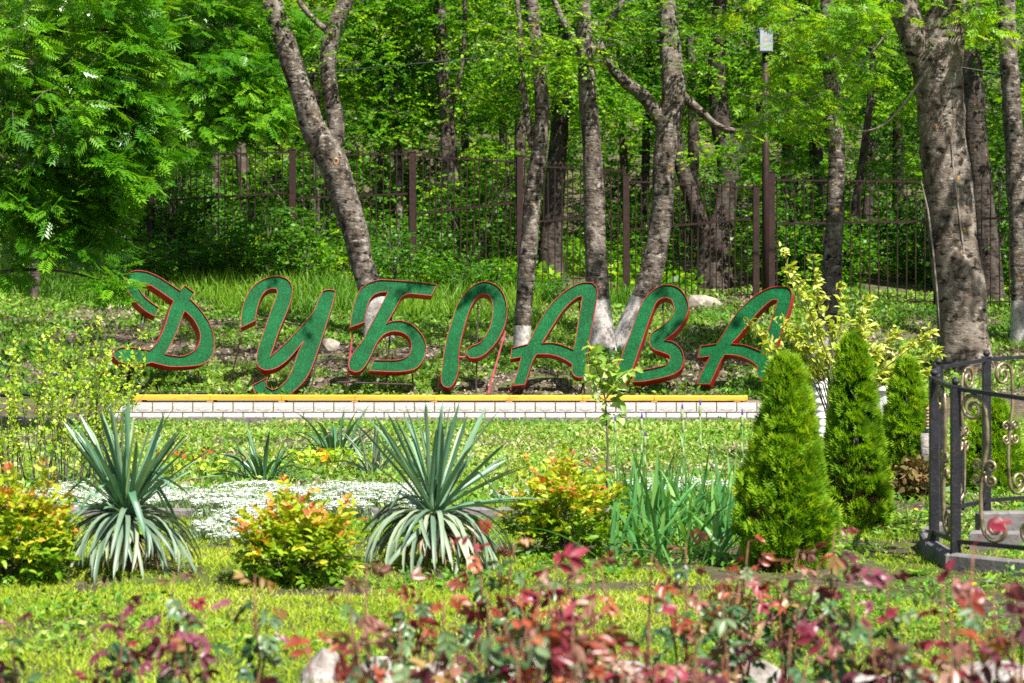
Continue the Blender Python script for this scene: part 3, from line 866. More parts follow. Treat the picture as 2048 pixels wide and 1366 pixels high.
poly_tube('hose', [Vector((px(x, 0, d).x, d, tzs(px(x, 0, d).x, d) + .045)) for x, d in ((-40, 36.2), (130, 36.3), (260, 36.35), (380, 36.3), (510, 36.45))], .04, M['black'], 'black plastic pipe lying on the ground behind the bench below the first letter', 'pipe')

# ------------------------------------------------------------------ trees
def interp_path(path, n):
    """path: (x, y, w) photo pixels; catmull-rom resample to n"""
    P = np.array(path, float)
    t = np.concatenate([[0], np.cumsum(np.hypot(np.diff(P[:, 0]), np.diff(P[:, 1])))])
    s = np.linspace(0, t[-1], n)
    out = []
    for q in s:
        i = min(np.searchsorted(t, q, side='right') - 1, len(P) - 2)
        u = (q - t[i]) / (t[i + 1] - t[i])
        p0, p1, p2, p3 = P[max(i - 1, 0)], P[i], P[i + 1], P[min(i + 2, len(P) - 1)]
        out.append(.5 * ((2 * p1) + (p2 - p0) * u + (2 * p0 - 5 * p1 + 4 * p2 - p3) * u * u + (3 * p1 - p0 - 3 * p2 + p3) * u ** 3))
    return np.array(out)

def stem_tube(path, d, n=26, seg=14, rough=.09, rng=None, dd=0.0, flare=0.0):
    Q = interp_path(path, n)
    pts = []; rad = []
    for i, (x, y, w) in enumerate(Q):
        D = d + dd * i / (n - 1)
        pts.append(px(x, y, D))
        r = w * .5 * D / FPX
        if flare: r *= 1 + flare * math.exp(-i / n * 14)
        rad.append(r)
    mb = MB()
    rg = rng or RNG
    # organic radius: low-frequency lobes
    V = []; F = []
    ph = rg.random(4) * 6.28
    up = None
    for i, p in enumerate(pts):
        t = (pts[min(i + 1, n - 1)] - pts[max(i - 1, 0)]).normalized()
        up = Vector((1, 0, 0)) if up is None else up
        up = (up - t * up.dot(t)).normalized(); s = t.cross(up)
        for k in range(seg):
            a = 2 * math.pi * k / seg
            r = rad[i] * (1 + rough * (math.sin(2 * a + ph[0] + i * .13) * .6 + math.sin(3 * a + ph[1] - i * .21) * .5 + math.sin(i * .9 + ph[2] + a) * .4) + rg.normal(0, rough * .22))
            V.append(p + (up * math.cos(a) + s * math.sin(a)) * r)
    for i in range(n - 1):
        for k in range(seg):
            k2 = (k + 1) % seg
            F.append((i * seg + k, i * seg + k2, (i + 1) * seg + k2, (i + 1) * seg + k))
    F.append(tuple(range(seg))[::-1]); F.append(tuple((n - 1) * seg + k for k in range(seg)))
    mb.add(V, F)
    return mb, pts

def var_of(pos, idx, rng, lo=0., hi=1., scale=.6):
    """leaf colour value: differs by clump, twig and leaf"""
    cl = noise2(pos[:, 0] * scale + pos[:, 2] * .7, pos[:, 1] * scale + pos[:, 2] * 1.1)
    tw = rng.random(idx.max() + 1)[idx]
    return np.clip(lo + (hi - lo) * (cl * .45 + tw * .3 + rng.random(len(pos)) * .35), 0, 1)

def twigs_mesh(starts, ends, r=.006, origin=(0, 0, 0), mat=None):
    mb = MB()
    for a, b in zip(starts, ends):
        a = Vector(a); b = Vector(b); m = (a + b) / 2 + Vector((0, 0, .03))
        mb.tube([a, m, b], [r, r * .8, r * .4], 4, cap=False)
    return mb.mesh('twigs', mat or M['twig'], origin)

def crown_from_blobs(root, blobs, leaf='rhomb', mat='wood', per=11, length=.55, L=.085, W=.06, rng=RNG, droop=.25, wind=(0, 0, 0), twig=.0, lo=0., hi=1., branch_from=None):
    """blobs: (x, y, rx, ry, d, rd, n) photo pixels for x, y, rx, ry; metres for d, rd"""
    C = []
    for (x, y, rx, ry, d, rd, n) in blobs:
        c = px(x, y, d); k = d / FPX
        C.append(in_ellipsoid(n, c, (rx * k, rd, ry * k), rng, .25))
    cent = np.concatenate(C)
    X = cent[:, 0] / cent[:, 1] * FPX + 1024; Y = HZ - (cent[:, 2] - CAMZ) / cent[:, 1] * FPX
    cent = cent[~((X > 1455) & (X < 1570) & (Y > 25) & (Y < 150))]       # an open gap in the foliage at the electric box
    pos, ax, up, idx, ends = sprays(cent, per, length, rng, droop, wind)
    n = len(pos)
    var = var_of(pos, idx, rng, lo, hi)
    sc = rng.uniform(.7, 1.3, n)
    me = leaf_mesh('crown', M[mat], pos, ax, up, L * sc, W * sc, var, leaf, root.location)
    o = link('crown', me, root)
    if twig:
        k = int(len(cent) * twig)
        link('twigs', twigs_mesh(cent[:k], ends[:k], .007, root.location), root)['kind'] = 'stuff'
    return o

def crown_world(root, ells, leaf='rhomb', mat='wood', per=11, length=.55, L=.1, W=.07, rng=RNG, droop=.2, name='crown'):
    C = [in_ellipsoid(n, c, r, rng, .2) for (c, r, n) in ells]
    cent = np.concatenate(C)
    pos, ax, up, idx, ends = sprays(cent, per, length, rng, droop)
    var = var_of(pos, idx, rng); sc = rng.uniform(.7, 1.3, len(pos))
    return link(name, leaf_mesh(name, M[mat], pos, ax, up, L * sc, W * sc, var, leaf, root.location), root)

def tree(label, paths, d, white=None, bark='bark_ash', flare=.35, group='trees on the bank before the fence', seg=14, dd=0.0, name='tree', gd_base=True):
    """paths[0] is the trunk, from the ground up; the others are limbs that start inside it"""
    x0, y0 = paths[0][0][:2]
    b = px(x0, y0, d)
    b.z = tzs(b.x, b.y)
    p0 = list(paths[0])
    yb = HZ + (CAMZ - b.z + .25) / d * FPX
    p0 = [(x0 - (p0[1][0] - x0) * .15, yb, p0[0][2] * 1.08)] + p0 if yb > y0 + 4 else p0
    root = empty(name, b, label, 'tree', group)
    if white:
        # one stem, its faces split at the paint line
        n = 44
        Q = interp_path(p0, n)
        i = int(np.argmin(np.abs(Q[:, 1] - white)))
        full, _ = stem_tube(p0, d, n, seg, .08, flare=flare)
        fs = full.f[:-2]
        for nm, ff, mt in (('whitewashed_base', fs[:i * seg], 'lime'), ('trunk', fs[i * seg:], bark)):
            used = sorted({q for f in ff for q in f}); ix = {q: j for j, q in enumerate(used)}
            mb = MB(); mb.add([full.v[q] for q in used], [tuple(ix[q] for q in f) for f in ff])
            mb.build(nm, M[mt], root, smooth=True)
    else:
        mb, _ = stem_tube(p0, d, 34, seg, .09, flare=flare)
        mb.build('trunk', M[bark], root, smooth=True)
    for p in paths[1:]:
        mb, _ = stem_tube(p, d, 16, 9, .09, dd=dd)
        mb.build('limb', M[bark], root, smooth=True)
    return root

# trees between sign and fence
t1 = tree('forked grey tree leaning left, its whitewashed foot behind the third sign letter',
     [[(764, 706, 56), (745, 600, 46), (722, 520, 44), (700, 430, 52), (664, 322, 60), (628, 255, 54), (598, 170, 46), (572, 90, 46), (552, 30, 44), (530, -60, 40), (505, -150, 30)],
      [(660, 330, 34), (672, 262, 38), (662, 190, 34), (656, 120, 34), (668, 55, 34), (692, 0, 30), (715, -70, 26)],
      [(664, 70, 16), (640, 50, 13), (612, 22, 12), (590, -10, 10), (570, -50, 8)]], 41.5, 592)
kb = MB()
c = px(672, 323, 41.5 - .3)
kb.lathe((0, 0, 0), [(.055, 0), (.06, .02), (.035, .03), (.03, .012)], 12)
ko = link('branch_scar', kb.mesh('branch_scar', M['woodend'], smooth=True), t1, c - t1.location, (math.radians(90), 0, 0), (1, 1.4, 1))
t2 = tree('slim crooked grey tree with whitewashed foot behind the fifth sign letter',
     [[(1038, 765, 36), (1045, 690, 32), (1048, 610, 33), (1056, 510, 37), (1062, 430, 36), (1072, 340, 33), (1084, 250, 31), (1080, 150, 28), (1068, 60, 25), (1060, -60, 22)],
      [(1066, 300, 16), (1052, 220, 14), (1043, 140, 12), (1040, 60, 11), (1030, -40, 9)]], 40.0, 655)
t3 = tree('straight grey lichened tree with whitewashed foot directly behind the fifth sign letter',
     [[(1206, 704, 52), (1198, 600, 43), (1190, 480, 41), (1187, 380, 40), (1184, 300, 38), (1176, 200, 37), (1172, 120, 34), (1168, 30, 30), (1163, -80, 26)],
      [(1176, 130, 18), (1150, 80, 14), (1120, 30, 12), (1095, -40, 9)],
      [(1178, 110, 16), (1210, 60, 13), (1240, 10, 11), (1265, -50, 9)]], 41.2, 603)
t4 = tree('leaning lichened tree whose whitewashed foot stands left of the sixth sign letter',
     [[(1256, 682, 56), (1278, 615, 46), (1303, 545, 46), (1318, 470, 45), (1327, 390, 44), (1328, 320, 46), (1342, 240, 50), (1346, 170, 50), (1340, 90, 44), (1332, 10, 38), (1325, -90, 30)],
      [(1332, 262, 30), (1310, 222, 30), (1285, 190, 27), (1250, 165, 24), (1222, 132, 20), (1200, 90, 15), (1190, 40, 11)],
      [(1350, 180, 24), (1380, 205, 20), (1405, 225, 16), (1432, 250, 14), (1470, 262, 11), (1510, 262, 8)]], 42.2, 604)
t5 = tree('slim grey tree right of the last sign letter, rising behind the yellow-green shrub',
     [[(1645, 740, 52), (1650, 650, 46), (1662, 560, 44), (1668, 470, 38), (1672, 380, 36), (1672, 300, 35), (1664, 240, 38), (1664, 180, 33), (1658, 90, 28), (1652, -60, 22)],
      [(1665, 225, 14), (1630, 180, 9), (1600, 120, 7), (1585, 60, 6), (1575, -30, 5)]], 41.0, 672)
t6 = tree('massive grey trunk with pale scars standing behind the black railing',
     [[(1932, 742, 112), (1925, 640, 104), (1912, 540, 104), (1900, 440, 98), (1893, 350, 96), (1884, 270, 90), (1880, 190, 92), (1878, 130, 96), (1890, 60, 84), (1905, -10, 74), (1920, -90, 66)],
      [(1872, 200, 60), (1850, 130, 64), (1826, 70, 62), (1806, 10, 58), (1785, -70, 50)]], 38.6, None, 'bark_big', .12, seg=18)
for (pth, w) in (([(1842, 360), (1856, 420), (1866, 500), (1874, 580), (1880, 660)], 7), ([(1902, 250), (1906, 330), (1917, 420), (1930, 520), (1942, 600)], 6)):
    mb = MB(); P = [px(x, y, 38.6 - (.455 if w == 6 else .33)) for x, y in pth]
    mb.tube(P, [.006, .016, .018, .016, .006], 6); mb.build('pale_scar', M['twig_pale'], t6)
t7 = tree('tall grey trunk with whitewashed foot cut by the right edge of the picture',
     [[(2050, 730, 52), (2048, 640, 46), (2042, 500, 42), (2034, 380, 42), (2026, 240, 40), (2018, 110, 38), (2012, 0, 36), (2006, -80, 32)]], 42.6, 600)

# ash trees on the left with pinnate leaves
def ash(label, trunk, d, blobs, branches, seed, hi=1.):
    rg = np.random.default_rng(seed)
    r = tree(label, [trunk] + branches, d, None, 'bark_mid', .1, 'ash trees left of the sign', 9, name='ash_tree')
    crown_from_blobs(r, blobs, 'pinnate', 'ash', 5, .5, .27, .27, rg, .3, (.55, -.1, 0), .25, .0, hi)
    return r
D_A = 30.0
rga = np.random.default_rng(31)
ashy = tree('big ash with drooping pinnate leaves filling the upper left corner',
    [[(-190, 850, 50), (-185, 700, 46), (-175, 500, 42), (-160, 300, 38), (-150, 100, 34), (-145, -120, 28)],
     [(-172, 420, 22), (-100, 330, 17), (-20, 270, 13), (70, 240, 9), (170, 215, 6), (250, 200, 4)],
     [(-156, 240, 22), (-60, 150, 17), (40, 90, 13), (130, 60, 10), (240, 60, 6)],
     [(-180, 560, 18), (-100, 470, 14), (0, 430, 10), (90, 420, 7), (180, 400, 5)], [(-178, 600, 14), (-80, 560, 10), (40, 540, 7), (140, 545, 5), (235, 572, 3)]], D_A, None, 'bark_mid', .1, 'trees on the bank before the fence', 10, name='ash_tree')
crown_from_blobs(ashy, [(40, 80, 150, 110, D_A, 1.2, 150), (140, 220, 140, 110, D_A - .2, 1.0, 170), (235, 170, 60, 120, D_A, .8, 80), (225, 330, 60, 55, D_A - .4, .7, 60), (90, 380, 130, 70, D_A, .9, 100),
     (120, 490, 80, 26, D_A - .2, .6, 12), (205, 556, 50, 16, D_A - .5, .4, 12), (10, 300, 80, 160, D_A + .3, .9, 90), (150, -50, 200, 80, D_A, 1.0, 110),
     (40, 430, 70, 60, D_A, .7, 40), (165, 440, 70, 45, D_A, .6, 34), (275, 250, 40, 100, D_A, .6, 44), (20, 520, 40, 26, D_A, .5, 5), (260, 60, 70, 70, D_A, .8, 60)],
    'pinnate', 'ash', 5, .36, .30, .30, rga, .28, (.6, -.1, 0), .35)
ash2 = tree('second ash, its pinnate leaves hanging over the fence left of the forked tree',
    [[(420, 500, 26), (424, 430, 25), (430, 330, 24), (432, 220, 22), (430, 120, 20), (425, 20, 16), (420, -90, 12)],
     [(432, 240, 12), (470, 215, 9), (520, 205, 6)], [(430, 170, 12), (390, 140, 9), (350, 150, 6)]], 53.5, None, 'bark_mid', .1, 'trees on the bank before the fence', 10, name='ash_tree')
crown_from_blobs(ash2, [(400, 60, 120, 80, 48, 1.4, 200), (470, 160, 95, 65, 47, 1.2, 170), (520, 215, 55, 40, 46.5, .8, 60), (350, 190, 60, 65, 47.5, .9, 80), (430, 250, 85, 26, 46.5, .7, 46), (335, 305, 55, 14, 46, .5, 18), (560, 60, 60, 60, 48, .8, 60), (420, -50, 160, 60, 48, 1.6, 120)],
    'pinnate', 'ash', 5, .45, .38, .38, rga, .28, (.6, -.1, 0), .3)
G = gp(70, 602)
slim = tree('slim young tree with bare foot beside the concrete slab at the left edge',
    [[(68, 600, 17), (70, 540, 19), (66, 480, 16), (74, 420, 17), (82, 340, 18), (72, 250, 18), (62, 150, 16), (58, 40, 14), (55, -80, 10)]], G.y, None, 'bark_mid', .1, 'trees on the bank before the fence', 9)
crown_from_blobs(slim, [(80, 200, 140, 150, G.y, 1.4, 130), (100, 400, 120, 70, G.y, 1.0, 60), (240, 250, 80, 90, G.y + 1, 1.0, 60)], 'leaf', 'wood', 10, .5, .1, .06, rga, .2, (.3, 0, 0), .2)

# leafy crowns for the front trees: in view, and overhead above the frame (they shade the bank)
rgc = np.random.default_rng(77)
crown_from_blobs(t1, [(700, 80, 90, 80, 41.5, 1.2, 60), (540, 40, 60, 40, 41.5, 1, 36), (760, 140, 80, 60, 41.8, 1, 40)], 'leaf', 'wood', 10, .5, .085, .06, rgc, .15, (.2, 0, 0), .2)
crown_from_blobs(t2, [(1020, 80, 90, 70, 39.6, 1.3, 70), (960, 140, 70, 40, 39.6, .8, 30), (1080, 120, 50, 50, 39.2, .8, 40)], 'leaf', 'wood', 10, .5, .085, .06, rgc, .15, (.2, 0, 0), .5)
crown_from_blobs(t3, [(1180, 60, 90, 60, 41, 1.3, 90), (1130, 110, 60, 40, 40.6, .8, 30)], 'leaf', 'wood', 10, .5, .085, .06, rgc, .15, (.2, 0, 0), .5)
crown_from_blobs(t4, [(1280, 40, 100, 60, 42, 1.3, 90), (1420, 90, 80, 50, 41.6, 1, 60), (1250, 230, 40, 40, 41.8, .6, 14)], 'leaf', 'wood', 10, .5, .085, .06, rgc, .15, (.2, 0, 0), .4)
crown_from_blobs(t5, [(1600, 100, 80, 70, 40.4, 1, 70), (1560, 210, 70, 40, 40, .8, 30), (1620, 230, 50, 30, 40, .6, 20), (1700, 60, 60, 60, 40.4, 1, 40)], 'pinnate4', 'wood', 4, .5, .27, .27, rgc, .15, (.3, 0, 0), .9, .2, 1.)
def over(root, ells, L=.17, W=.12):
    crown_world(root, ells, 'rhomb', 'wood', 14, .8, L, W, rgc, .2, 'upper_crown')
over(t1, [((-4.5, 35.5, 10.6), (3.6, 3.4, 1.7), 120)])
over(t2, [((.6, 34.5, 10.4), (3.0, 3.2, 1.6), 95)])
over(t3, [((4.2, 36, 11.2), (3.2, 3.2, 1.8), 100)])
over(t4, [((6.8, 34.6, 10.6), (3.0, 3.2, 1.6), 100)])
over(t5, [((10.4, 35, 10.2), (2.6, 3.0, 1.6), 100)])
over(t6, [((15.5, 36.5, 10.2), (3.2, 3.6, 1.8), 130)])
over(t7, [((14.5, 41, 11), (3, 3.6, 2), 100)])

# branches sweeping through the top right with pale leaves, hanging from t6
mb = MB()
for path in ([(1800, -20, 5), (1740, 60, 5), (1690, 120, 4), (1640, 170, 4), (1560, 195, 3), (1480, 190, 2)], [(1780, 60, 4), (1700, 150, 4), (1620, 200, 3), (1540, 235, 3), (1470, 260, 2)], [(1850, 150, 4), (1780, 240, 4), (1730, 262, 3), (1690, 255, 2)]):
    Q = interp_path(path, 16); mb.tube([px(x, y, 37.2 + .9 * i / 15) for i, (x, y, w) in enumerate(Q)], [w * .5 * 37.5 / FPX for (_, _, w) in Q], 5)
mb.build('hanging_branches', M['twig_pale'], t6)['kind'] = 'stuff'
crown_from_blobs(t6, [(1520, 190, 60, 16, 37.8, .4, 10), (1620, 190, 60, 30, 37.8, .4, 16), (1540, 110, 60, 40, 37.6, .6, 18), (1500, 255, 40, 16, 37.9, .3, 8), (1700, 120, 70, 60, 37.5, .6, 22), (1640, 40, 90, 40, 37.4, .8, 34), (1720, 20, 60, 40, 37.4, .8, 30), (1960, 40, 80, 60, 38.2, .8, 40), (1500, 20, 90, 40, 38, .9, 40)], 'pinnate4', 'wood', 4, .45, .27, .27, rgc, .2, (.2, 0, 0), .6, .25, 1.)

# ------------------------------------------------------------------ wood behind the fence
BG = [  # label, paths, depth, bark
 ('thick brown trunk behind the fence, right of the tallest fence panel post', [[(900, 470, 36), (902, 400, 34), (898, 320, 32), (893, 230, 28), (884, 140, 26), (880, 40, 24), (878, -80, 20)], [(893, 250, 12), (915, 170, 10), (928, 90, 9), (930, -40, 8)]], 55.5, 'bark_mid'),
 ('dark rugged trunk behind the fence, just right of the slim crooked tree', [[(1103, 545, 48), (1104, 460, 42), (1110, 370, 38), (1116, 280, 36), (1124, 180, 34), (1130, 80, 30), (1136, -60, 26)]], 53.5, 'bark_dark'),
 ('dark forked tree behind the fence, shaped like a V above its stump', [[(1428, 545, 78), (1432, 490, 66), (1448, 430, 46), (1455, 360, 42), (1452, 300, 42), (1440, 240, 38), (1434, 160, 34), (1438, 60, 30), (1444, -60, 24)], [(1424, 510, 46), (1402, 450, 36), (1382, 390, 34), (1362, 330, 30), (1352, 270, 24), (1346, 200, 18)], [(1456, 330, 30), (1482, 312, 26), (1500, 280, 22), (1520, 220, 18), (1540, 120, 14)]], 54, 'bark_dark'),
 ('dark trunk behind the fence between the slim grey tree and the utility pole', [[(1630, 480, 32), (1634, 400, 30), (1632, 300, 28), (1620, 200, 26), (1612, 100, 24), (1606, -60, 20)]], 57, 'bark_dark'),
 ('thick dark trunk behind the fence between the massive trunk and the right edge', [[(1985, 620, 58), (1975, 500, 50), (1962, 380, 46), (1950, 260, 44), (1944, 140, 42), (1940, 20, 40), (1938, -80, 36)]], 50.5, 'bark_dark'),
 ('brown trunk behind the fence beside the second fence post from the left', [[(354, 480, 24), (357, 400, 22), (360, 320, 20), (366, 230, 18), (370, 140, 16), (372, 20, 14), (374, -60, 12)]], 58, 'bark_mid'),
 ('dark trunk behind the fence, left of the brown trunk near the second post', [[(328, 470, 28), (330, 390, 26), (330, 300, 24), (326, 200, 22), (322, 100, 20), (320, -60, 16)]], 60, 'bark_dark'),
 ('mid grey trunk behind the bushes, left of the third fence post', [[(500, 480, 26), (492, 400, 24), (482, 310, 24), (472, 230, 22), (468, 140, 20), (462, -60, 16)]], 56, 'bark_mid'),
 ('pale slim trunk behind the fence, left of the fourth fence post', [[(797, 480, 18), (798, 400, 17), (796, 320, 16), (790, 220, 15), (786, 100, 14), (780, -60, 12)]], 57, 'bark_ash'),
 ('pale thin trunk behind the fence, just right of the forked tree', [[(762, 470, 18), (764, 400, 16), (764, 320, 15), (760, 220, 14), (764, 80, 13), (768, -60, 11)]], 59, 'bark_ash'),
 ('narrow brown trunk behind the fence, left of the slim crooked tree', [[(1042, 420, 26), (1040, 340, 24), (1040, 250, 22), (1042, 150, 20), (1046, 20, 18), (1048, -60, 14)]], 61, 'bark_mid'),
 ('brown trunk far behind, between the leaning tree and the V-shaped tree', [[(1388, 400, 26), (1386, 320, 24), (1386, 230, 22), (1384, 130, 20), (1380, 20, 18), (1376, -60, 14)]], 63, 'bark_mid'),
 ('thin dark trunk far behind, left of the leaning lichened tree', [[(1290, 470, 18), (1290, 400, 17), (1292, 300, 16), (1296, 200, 15), (1300, 60, 14), (1302, -60, 12)]], 66, 'bark_dark'),
 ('dark trunk at the left edge behind the ash', [[(22, 480, 26), (30, 400, 24), (40, 320, 24), (48, 220, 24), (50, 120, 22), (44, -60, 18)]], 55, 'bark_dark'),
 ('dark leaning trunk behind the ash leaves, nearest to the left edge but one', [[(150, 500, 24), (156, 420, 22), (160, 320, 22), (170, 200, 20), (190, 80, 18), (205, -60, 14)]], 57, 'bark_mid'),
 ('thin brown trunk behind the fence, midway under the overhead cable', [[(938, 430, 16), (934, 340, 16), (928, 240, 15), (926, 140, 14), (922, 20, 13), (920, -60, 11)]], 64, 'bark_mid'),
 ('dark thin trunk right of the slim grey tree, behind the fence', [[(1735, 450, 20), (1738, 380, 19), (1742, 280, 18), (1748, 180, 17), (1756, 60, 15), (1760, -60, 12)]], 62, 'bark_dark'),
 ('thin leaning sapling trunk behind the fence, left of the massive trunk', [[(1690, 540, 18), (1706, 450, 17), (1716, 380, 16), (1728, 300, 15), (1740, 200, 13), (1746, 100, 11), (1748, -60, 9)]], 53, 'bark_dark'),
 ('brown trunk far behind, seen left of the narrow brown trunk', [[(1010, 420, 16), (1008, 330, 15), (1004, 230, 14), (1000, 120, 14), (998, -60, 12)]], 70, 'bark_mid'),
 ('dark trunk far behind, seen between the forked tree limbs', [[(640, 400, 20), (634, 300, 20), (630, 200, 18), (628, 100, 18), (622, -60, 14)]], 65, 'bark_dark'),
 ('dark trunk far behind, above the second sign letter', [[(556, 420, 18), (552, 330, 18), (548, 240, 17), (540, 120, 16), (534, -60, 12)]], 68, 'bark_dark'),
 ('brown trunk far behind, right of the electric box', [[(1570, 420, 22), (1572, 330, 21), (1576, 230, 20), (1580, 120, 18), (1584, -60, 14)]], 68, 'bark_dark'),
 ('dark trunk far behind, just left of the massive trunk', [[(1795, 430, 24), (1796, 340, 23), (1796, 240, 22), (1792, 120, 20), (1788, -60, 16)]], 66, 'bark_dark'),
 ('pale trunk far behind, between the two straight lichened trees', [[(1250, 420, 18), (1248, 330, 17), (1244, 230, 16), (1240, 120, 15), (1236, -60, 12)]], 72, 'bark_mid'),
]
rgb = np.random.default_rng(5)
def crown_variant(i):
    rg = np.random.default_rng(100 + i)
    cent = []
    for k in range(9):
        a = rg.random() * 6.28; rr = rg.uniform(.4, 2.5); z = rg.uniform(-2.6, 3.4)
        cent.append(in_ellipsoid(62, (rr * math.cos(a), rr * math.sin(a) * .8, z), (1.1, 1.0, .6), rg, .2))
    cent = np.concatenate(cent)
    pos, ax, up, idx, ends = sprays(cent, 12, .6, rg, .12, (.1, 0, 0))
    var = var_of(pos, idx, rg, 0, 1.05, .5); sc = rg.uniform(.7, 1.35, len(pos))
    return leaf_mesh('crown', M['wood'], pos, ax, up, .105 * sc, .078 * sc, var, 'rhomb'), twigs_mesh(cent[::3], ends[::3], .008)
CV = [crown_variant(i) for i in range(4)]
for i, (lab, paths, d, bark) in enumerate(BG):
    r = tree(lab, paths, d, None, bark, .2, 'trees of the wood behind the fence', 10)
    t = paths[0]
    for (yy, s) in ((random.uniform(150, 230), 1.0), (random.uniform(-30, 70), 1.15)):
        x = float(np.interp(-yy, [-q[1] for q in t], [q[0] for q in t])) + random.uniform(-40, 40)
        p = px(x, yy, d + random.uniform(-.5, 1.2)) - r.location
        me, tw = CV[(i + int(yy)) % 4]
        rz = random.random() * 6.28
        link('crown', me, r, p, (0, 0, rz), s)
        link('twigs', tw, r, p, (0, 0, rz), s)['kind'] = 'stuff'

# shrubs of the understory behind and before the fence
def shrub_variant(i, mat, R=1.0, H=1.5, n=190, L=.085, W=.065):
    rg = np.random.default_rng(300 + i)
    cent = in_ellipsoid(n, (0, 0, H * .52), (R, R * .8, H * .5), rg, .3)
    pos, ax, up, idx, ends = sprays(cent, 10, .38, rg, .1)
    var = var_of(pos, idx, rg, 0, 1.05, .9); sc = rg.uniform(.7, 1.3, len(pos))
    lf = leaf_mesh('foliage', M[mat], pos, ax, up, L * sc, W * sc, var, 'rhomb')
    mb = MB()
    for k in range(11):
        a = rg.random() * 6.28; e = Vector((math.cos(a) * R * .7 * rg.random(), math.sin(a) * R * .6 * rg.random(), H * rg.uniform(.6, 1)))
        mb.tube([Vector((rg.normal(0, .06), rg.normal(0, .06), -.1)), e * .5 + Vector((0, 0, .1)), e], [.016, .011, .004], 5)
    return lf, mb.mesh('stems', M['twig'])
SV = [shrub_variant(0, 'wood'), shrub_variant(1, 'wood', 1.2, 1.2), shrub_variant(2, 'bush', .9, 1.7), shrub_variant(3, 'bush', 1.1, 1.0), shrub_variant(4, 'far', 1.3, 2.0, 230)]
def shrub(v, p, s, label, group, rz=None, cat='shrub'):
    r = empty('shrub', p, label, cat, group, random.random() * 6.28 if rz is None else rz)
    r.scale = (s, s, s * random.uniform(.9, 1.15))
    link('foliage', SV[v][0], r); link('stems', SV[v][1], r)['kind'] = 'stuff'
    return r
# before the fence, left and centre
front = [(540, 48.6, 2, 1.25, 'bright leafy shrub between the second letter top and the fence, left of the forked trunk'), (610, 48.8, 0, 1.0, 'low shrub against the fence just left of the forked trunk'), (470, 49, 1, 1.2, 'dark shrub at the fence above the gap between first and second letter'),
         (390, 49, 3, 1.15, 'low shrub at the fence above the first letter'), (300, 48.5, 1, 1.0, 'low shrub at the fence foot behind the first letter top left'), (220, 48.2, 3, 1.0, 'shrub behind the drooping ash leaves left of the first letter'), (130, 48.5, 0, 1.1, 'shrub behind the slim foot of the ash'), (20, 48.5, 1, 1.2, 'shrub at the left edge under the ash'),
         (790, 49, 2, .95, 'shrub at the fence just right of the forked trunk'), (860, 49.4, 0, .85, 'shrub below the fence panel above the third letter'), (930, 49.2, 3, .9, 'shrub below the fence panel above the fourth letter'), (1000, 49.4, 1, .75, 'shrub at the fence left of the slim crooked tree'), (1120, 48.8, 3, .7, 'low shrub at the fence between the crooked and the straight tree')]
for (x, d, v, s, lab) in front:
    p = gd(x, d); p.z -= .08
    shrub(v, p, s, lab, 'shrubs along the fence on the bank')
rgu = np.random.default_rng(40)
LM = [(140, 'behind the left ash'), (330, 'behind the first sign letter'), (470, 'left of the third fence post'), (590, 'above the second sign letter'), (730, 'right of the forked tree'), (880, 'above the third sign letter'), (1000, 'above the fourth sign letter'), (1150, 'above the fifth sign letter'), (1300, 'left of the leaning tree'), (1420, 'beside the V-shaped tree'), (1540, 'beside the utility pole'), (1660, 'above the last sign letter'), (1790, 'right of the slim grey tree'), (1900, 'behind the massive trunk'), (4000, 'at the right edge')]
seen_l = {}
for k in range(92):
    d = rgu.uniform(52.2, 74); x = rgu.uniform(-60, 2110)
    if k >= 60: x = rgu.choice([rgu.uniform(1545, 2080), rgu.uniform(600, 1040), rgu.uniform(-40, 600)]); d = rgu.uniform(52.2, 60)
    if 1330 < x < 1540 and d < 62: continue
    if 1130 < x < 1330 and d < 55: continue
    p = gd(x, d); p.z -= .1
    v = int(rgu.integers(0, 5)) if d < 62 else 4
    sz = rgu.uniform(.9, 1.5) * (1.25 if k >= 60 else 1)
    lab = ('large ' if sz > 1.45 else 'low ' if sz < 1.05 else '') + 'green woodland shrub ' + ('close behind the fence ' if d < 57 else 'some way behind the fence ' if d < 64 else 'deep in the wood ') + next(t for q, t in LM if x < q)
    seen_l.setdefault(lab, []).append(shrub(v, p, sz, lab, 'woodland shrubs behind the fence'))
for lab, os_ in seen_l.items():
    if len(os_) > 1:
        os_.sort(key=lambda o: o.location.x / o.location.y)
        nm = ['left one', 'right one'] if len(os_) == 2 else ['left one', 'middle one', 'right one', 'rightmost one'] 
        for o, t in zip(os_, nm): o['label'] = lab + ', ' + t

# the mass of leaves closing the view deep in the wood
def far_mass():
    rg = np.random.default_rng(9)
    cent = []
    for k in range(760):
        d = rg.uniform(70, 112)
        x = rg.uniform(-.33, .33) * d
        z = tzs(x, d) + rg.uniform(-.3, 1) ** 1 * 15
        if z > 1.35 + d * .185: z = tzs(x, d) + rg.uniform(0, 5)
        cent.append(in_ellipsoid(26, (x, d, z), (1.6, 1.3, .8), rg, .3))
    cent = np.concatenate(cent)
    pos, ax, up, idx, ends = sprays(cent, 9, .8, rg, .1)
    var = var_of(pos, idx, rg, 0, 1, .3); sc = rg.uniform(.7, 1.4, len(pos))
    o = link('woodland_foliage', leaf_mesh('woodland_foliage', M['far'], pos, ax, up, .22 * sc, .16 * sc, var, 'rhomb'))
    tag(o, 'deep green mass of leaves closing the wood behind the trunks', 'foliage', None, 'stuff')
far_mass()

# ------------------------------------------------------------------ grass and weeds
def scatter(n, d0, d1, rng, margin=1.1, xr=None):
    """uniform over the visible ground"""
    u = rng.random(n)
    d = np.sqrt(d0 * d0 + (d1 * d1 - d0 * d0) * u)
    x = rng.uniform(-1, 1, n) * (d * .256 * margin + .3)
    return x, d

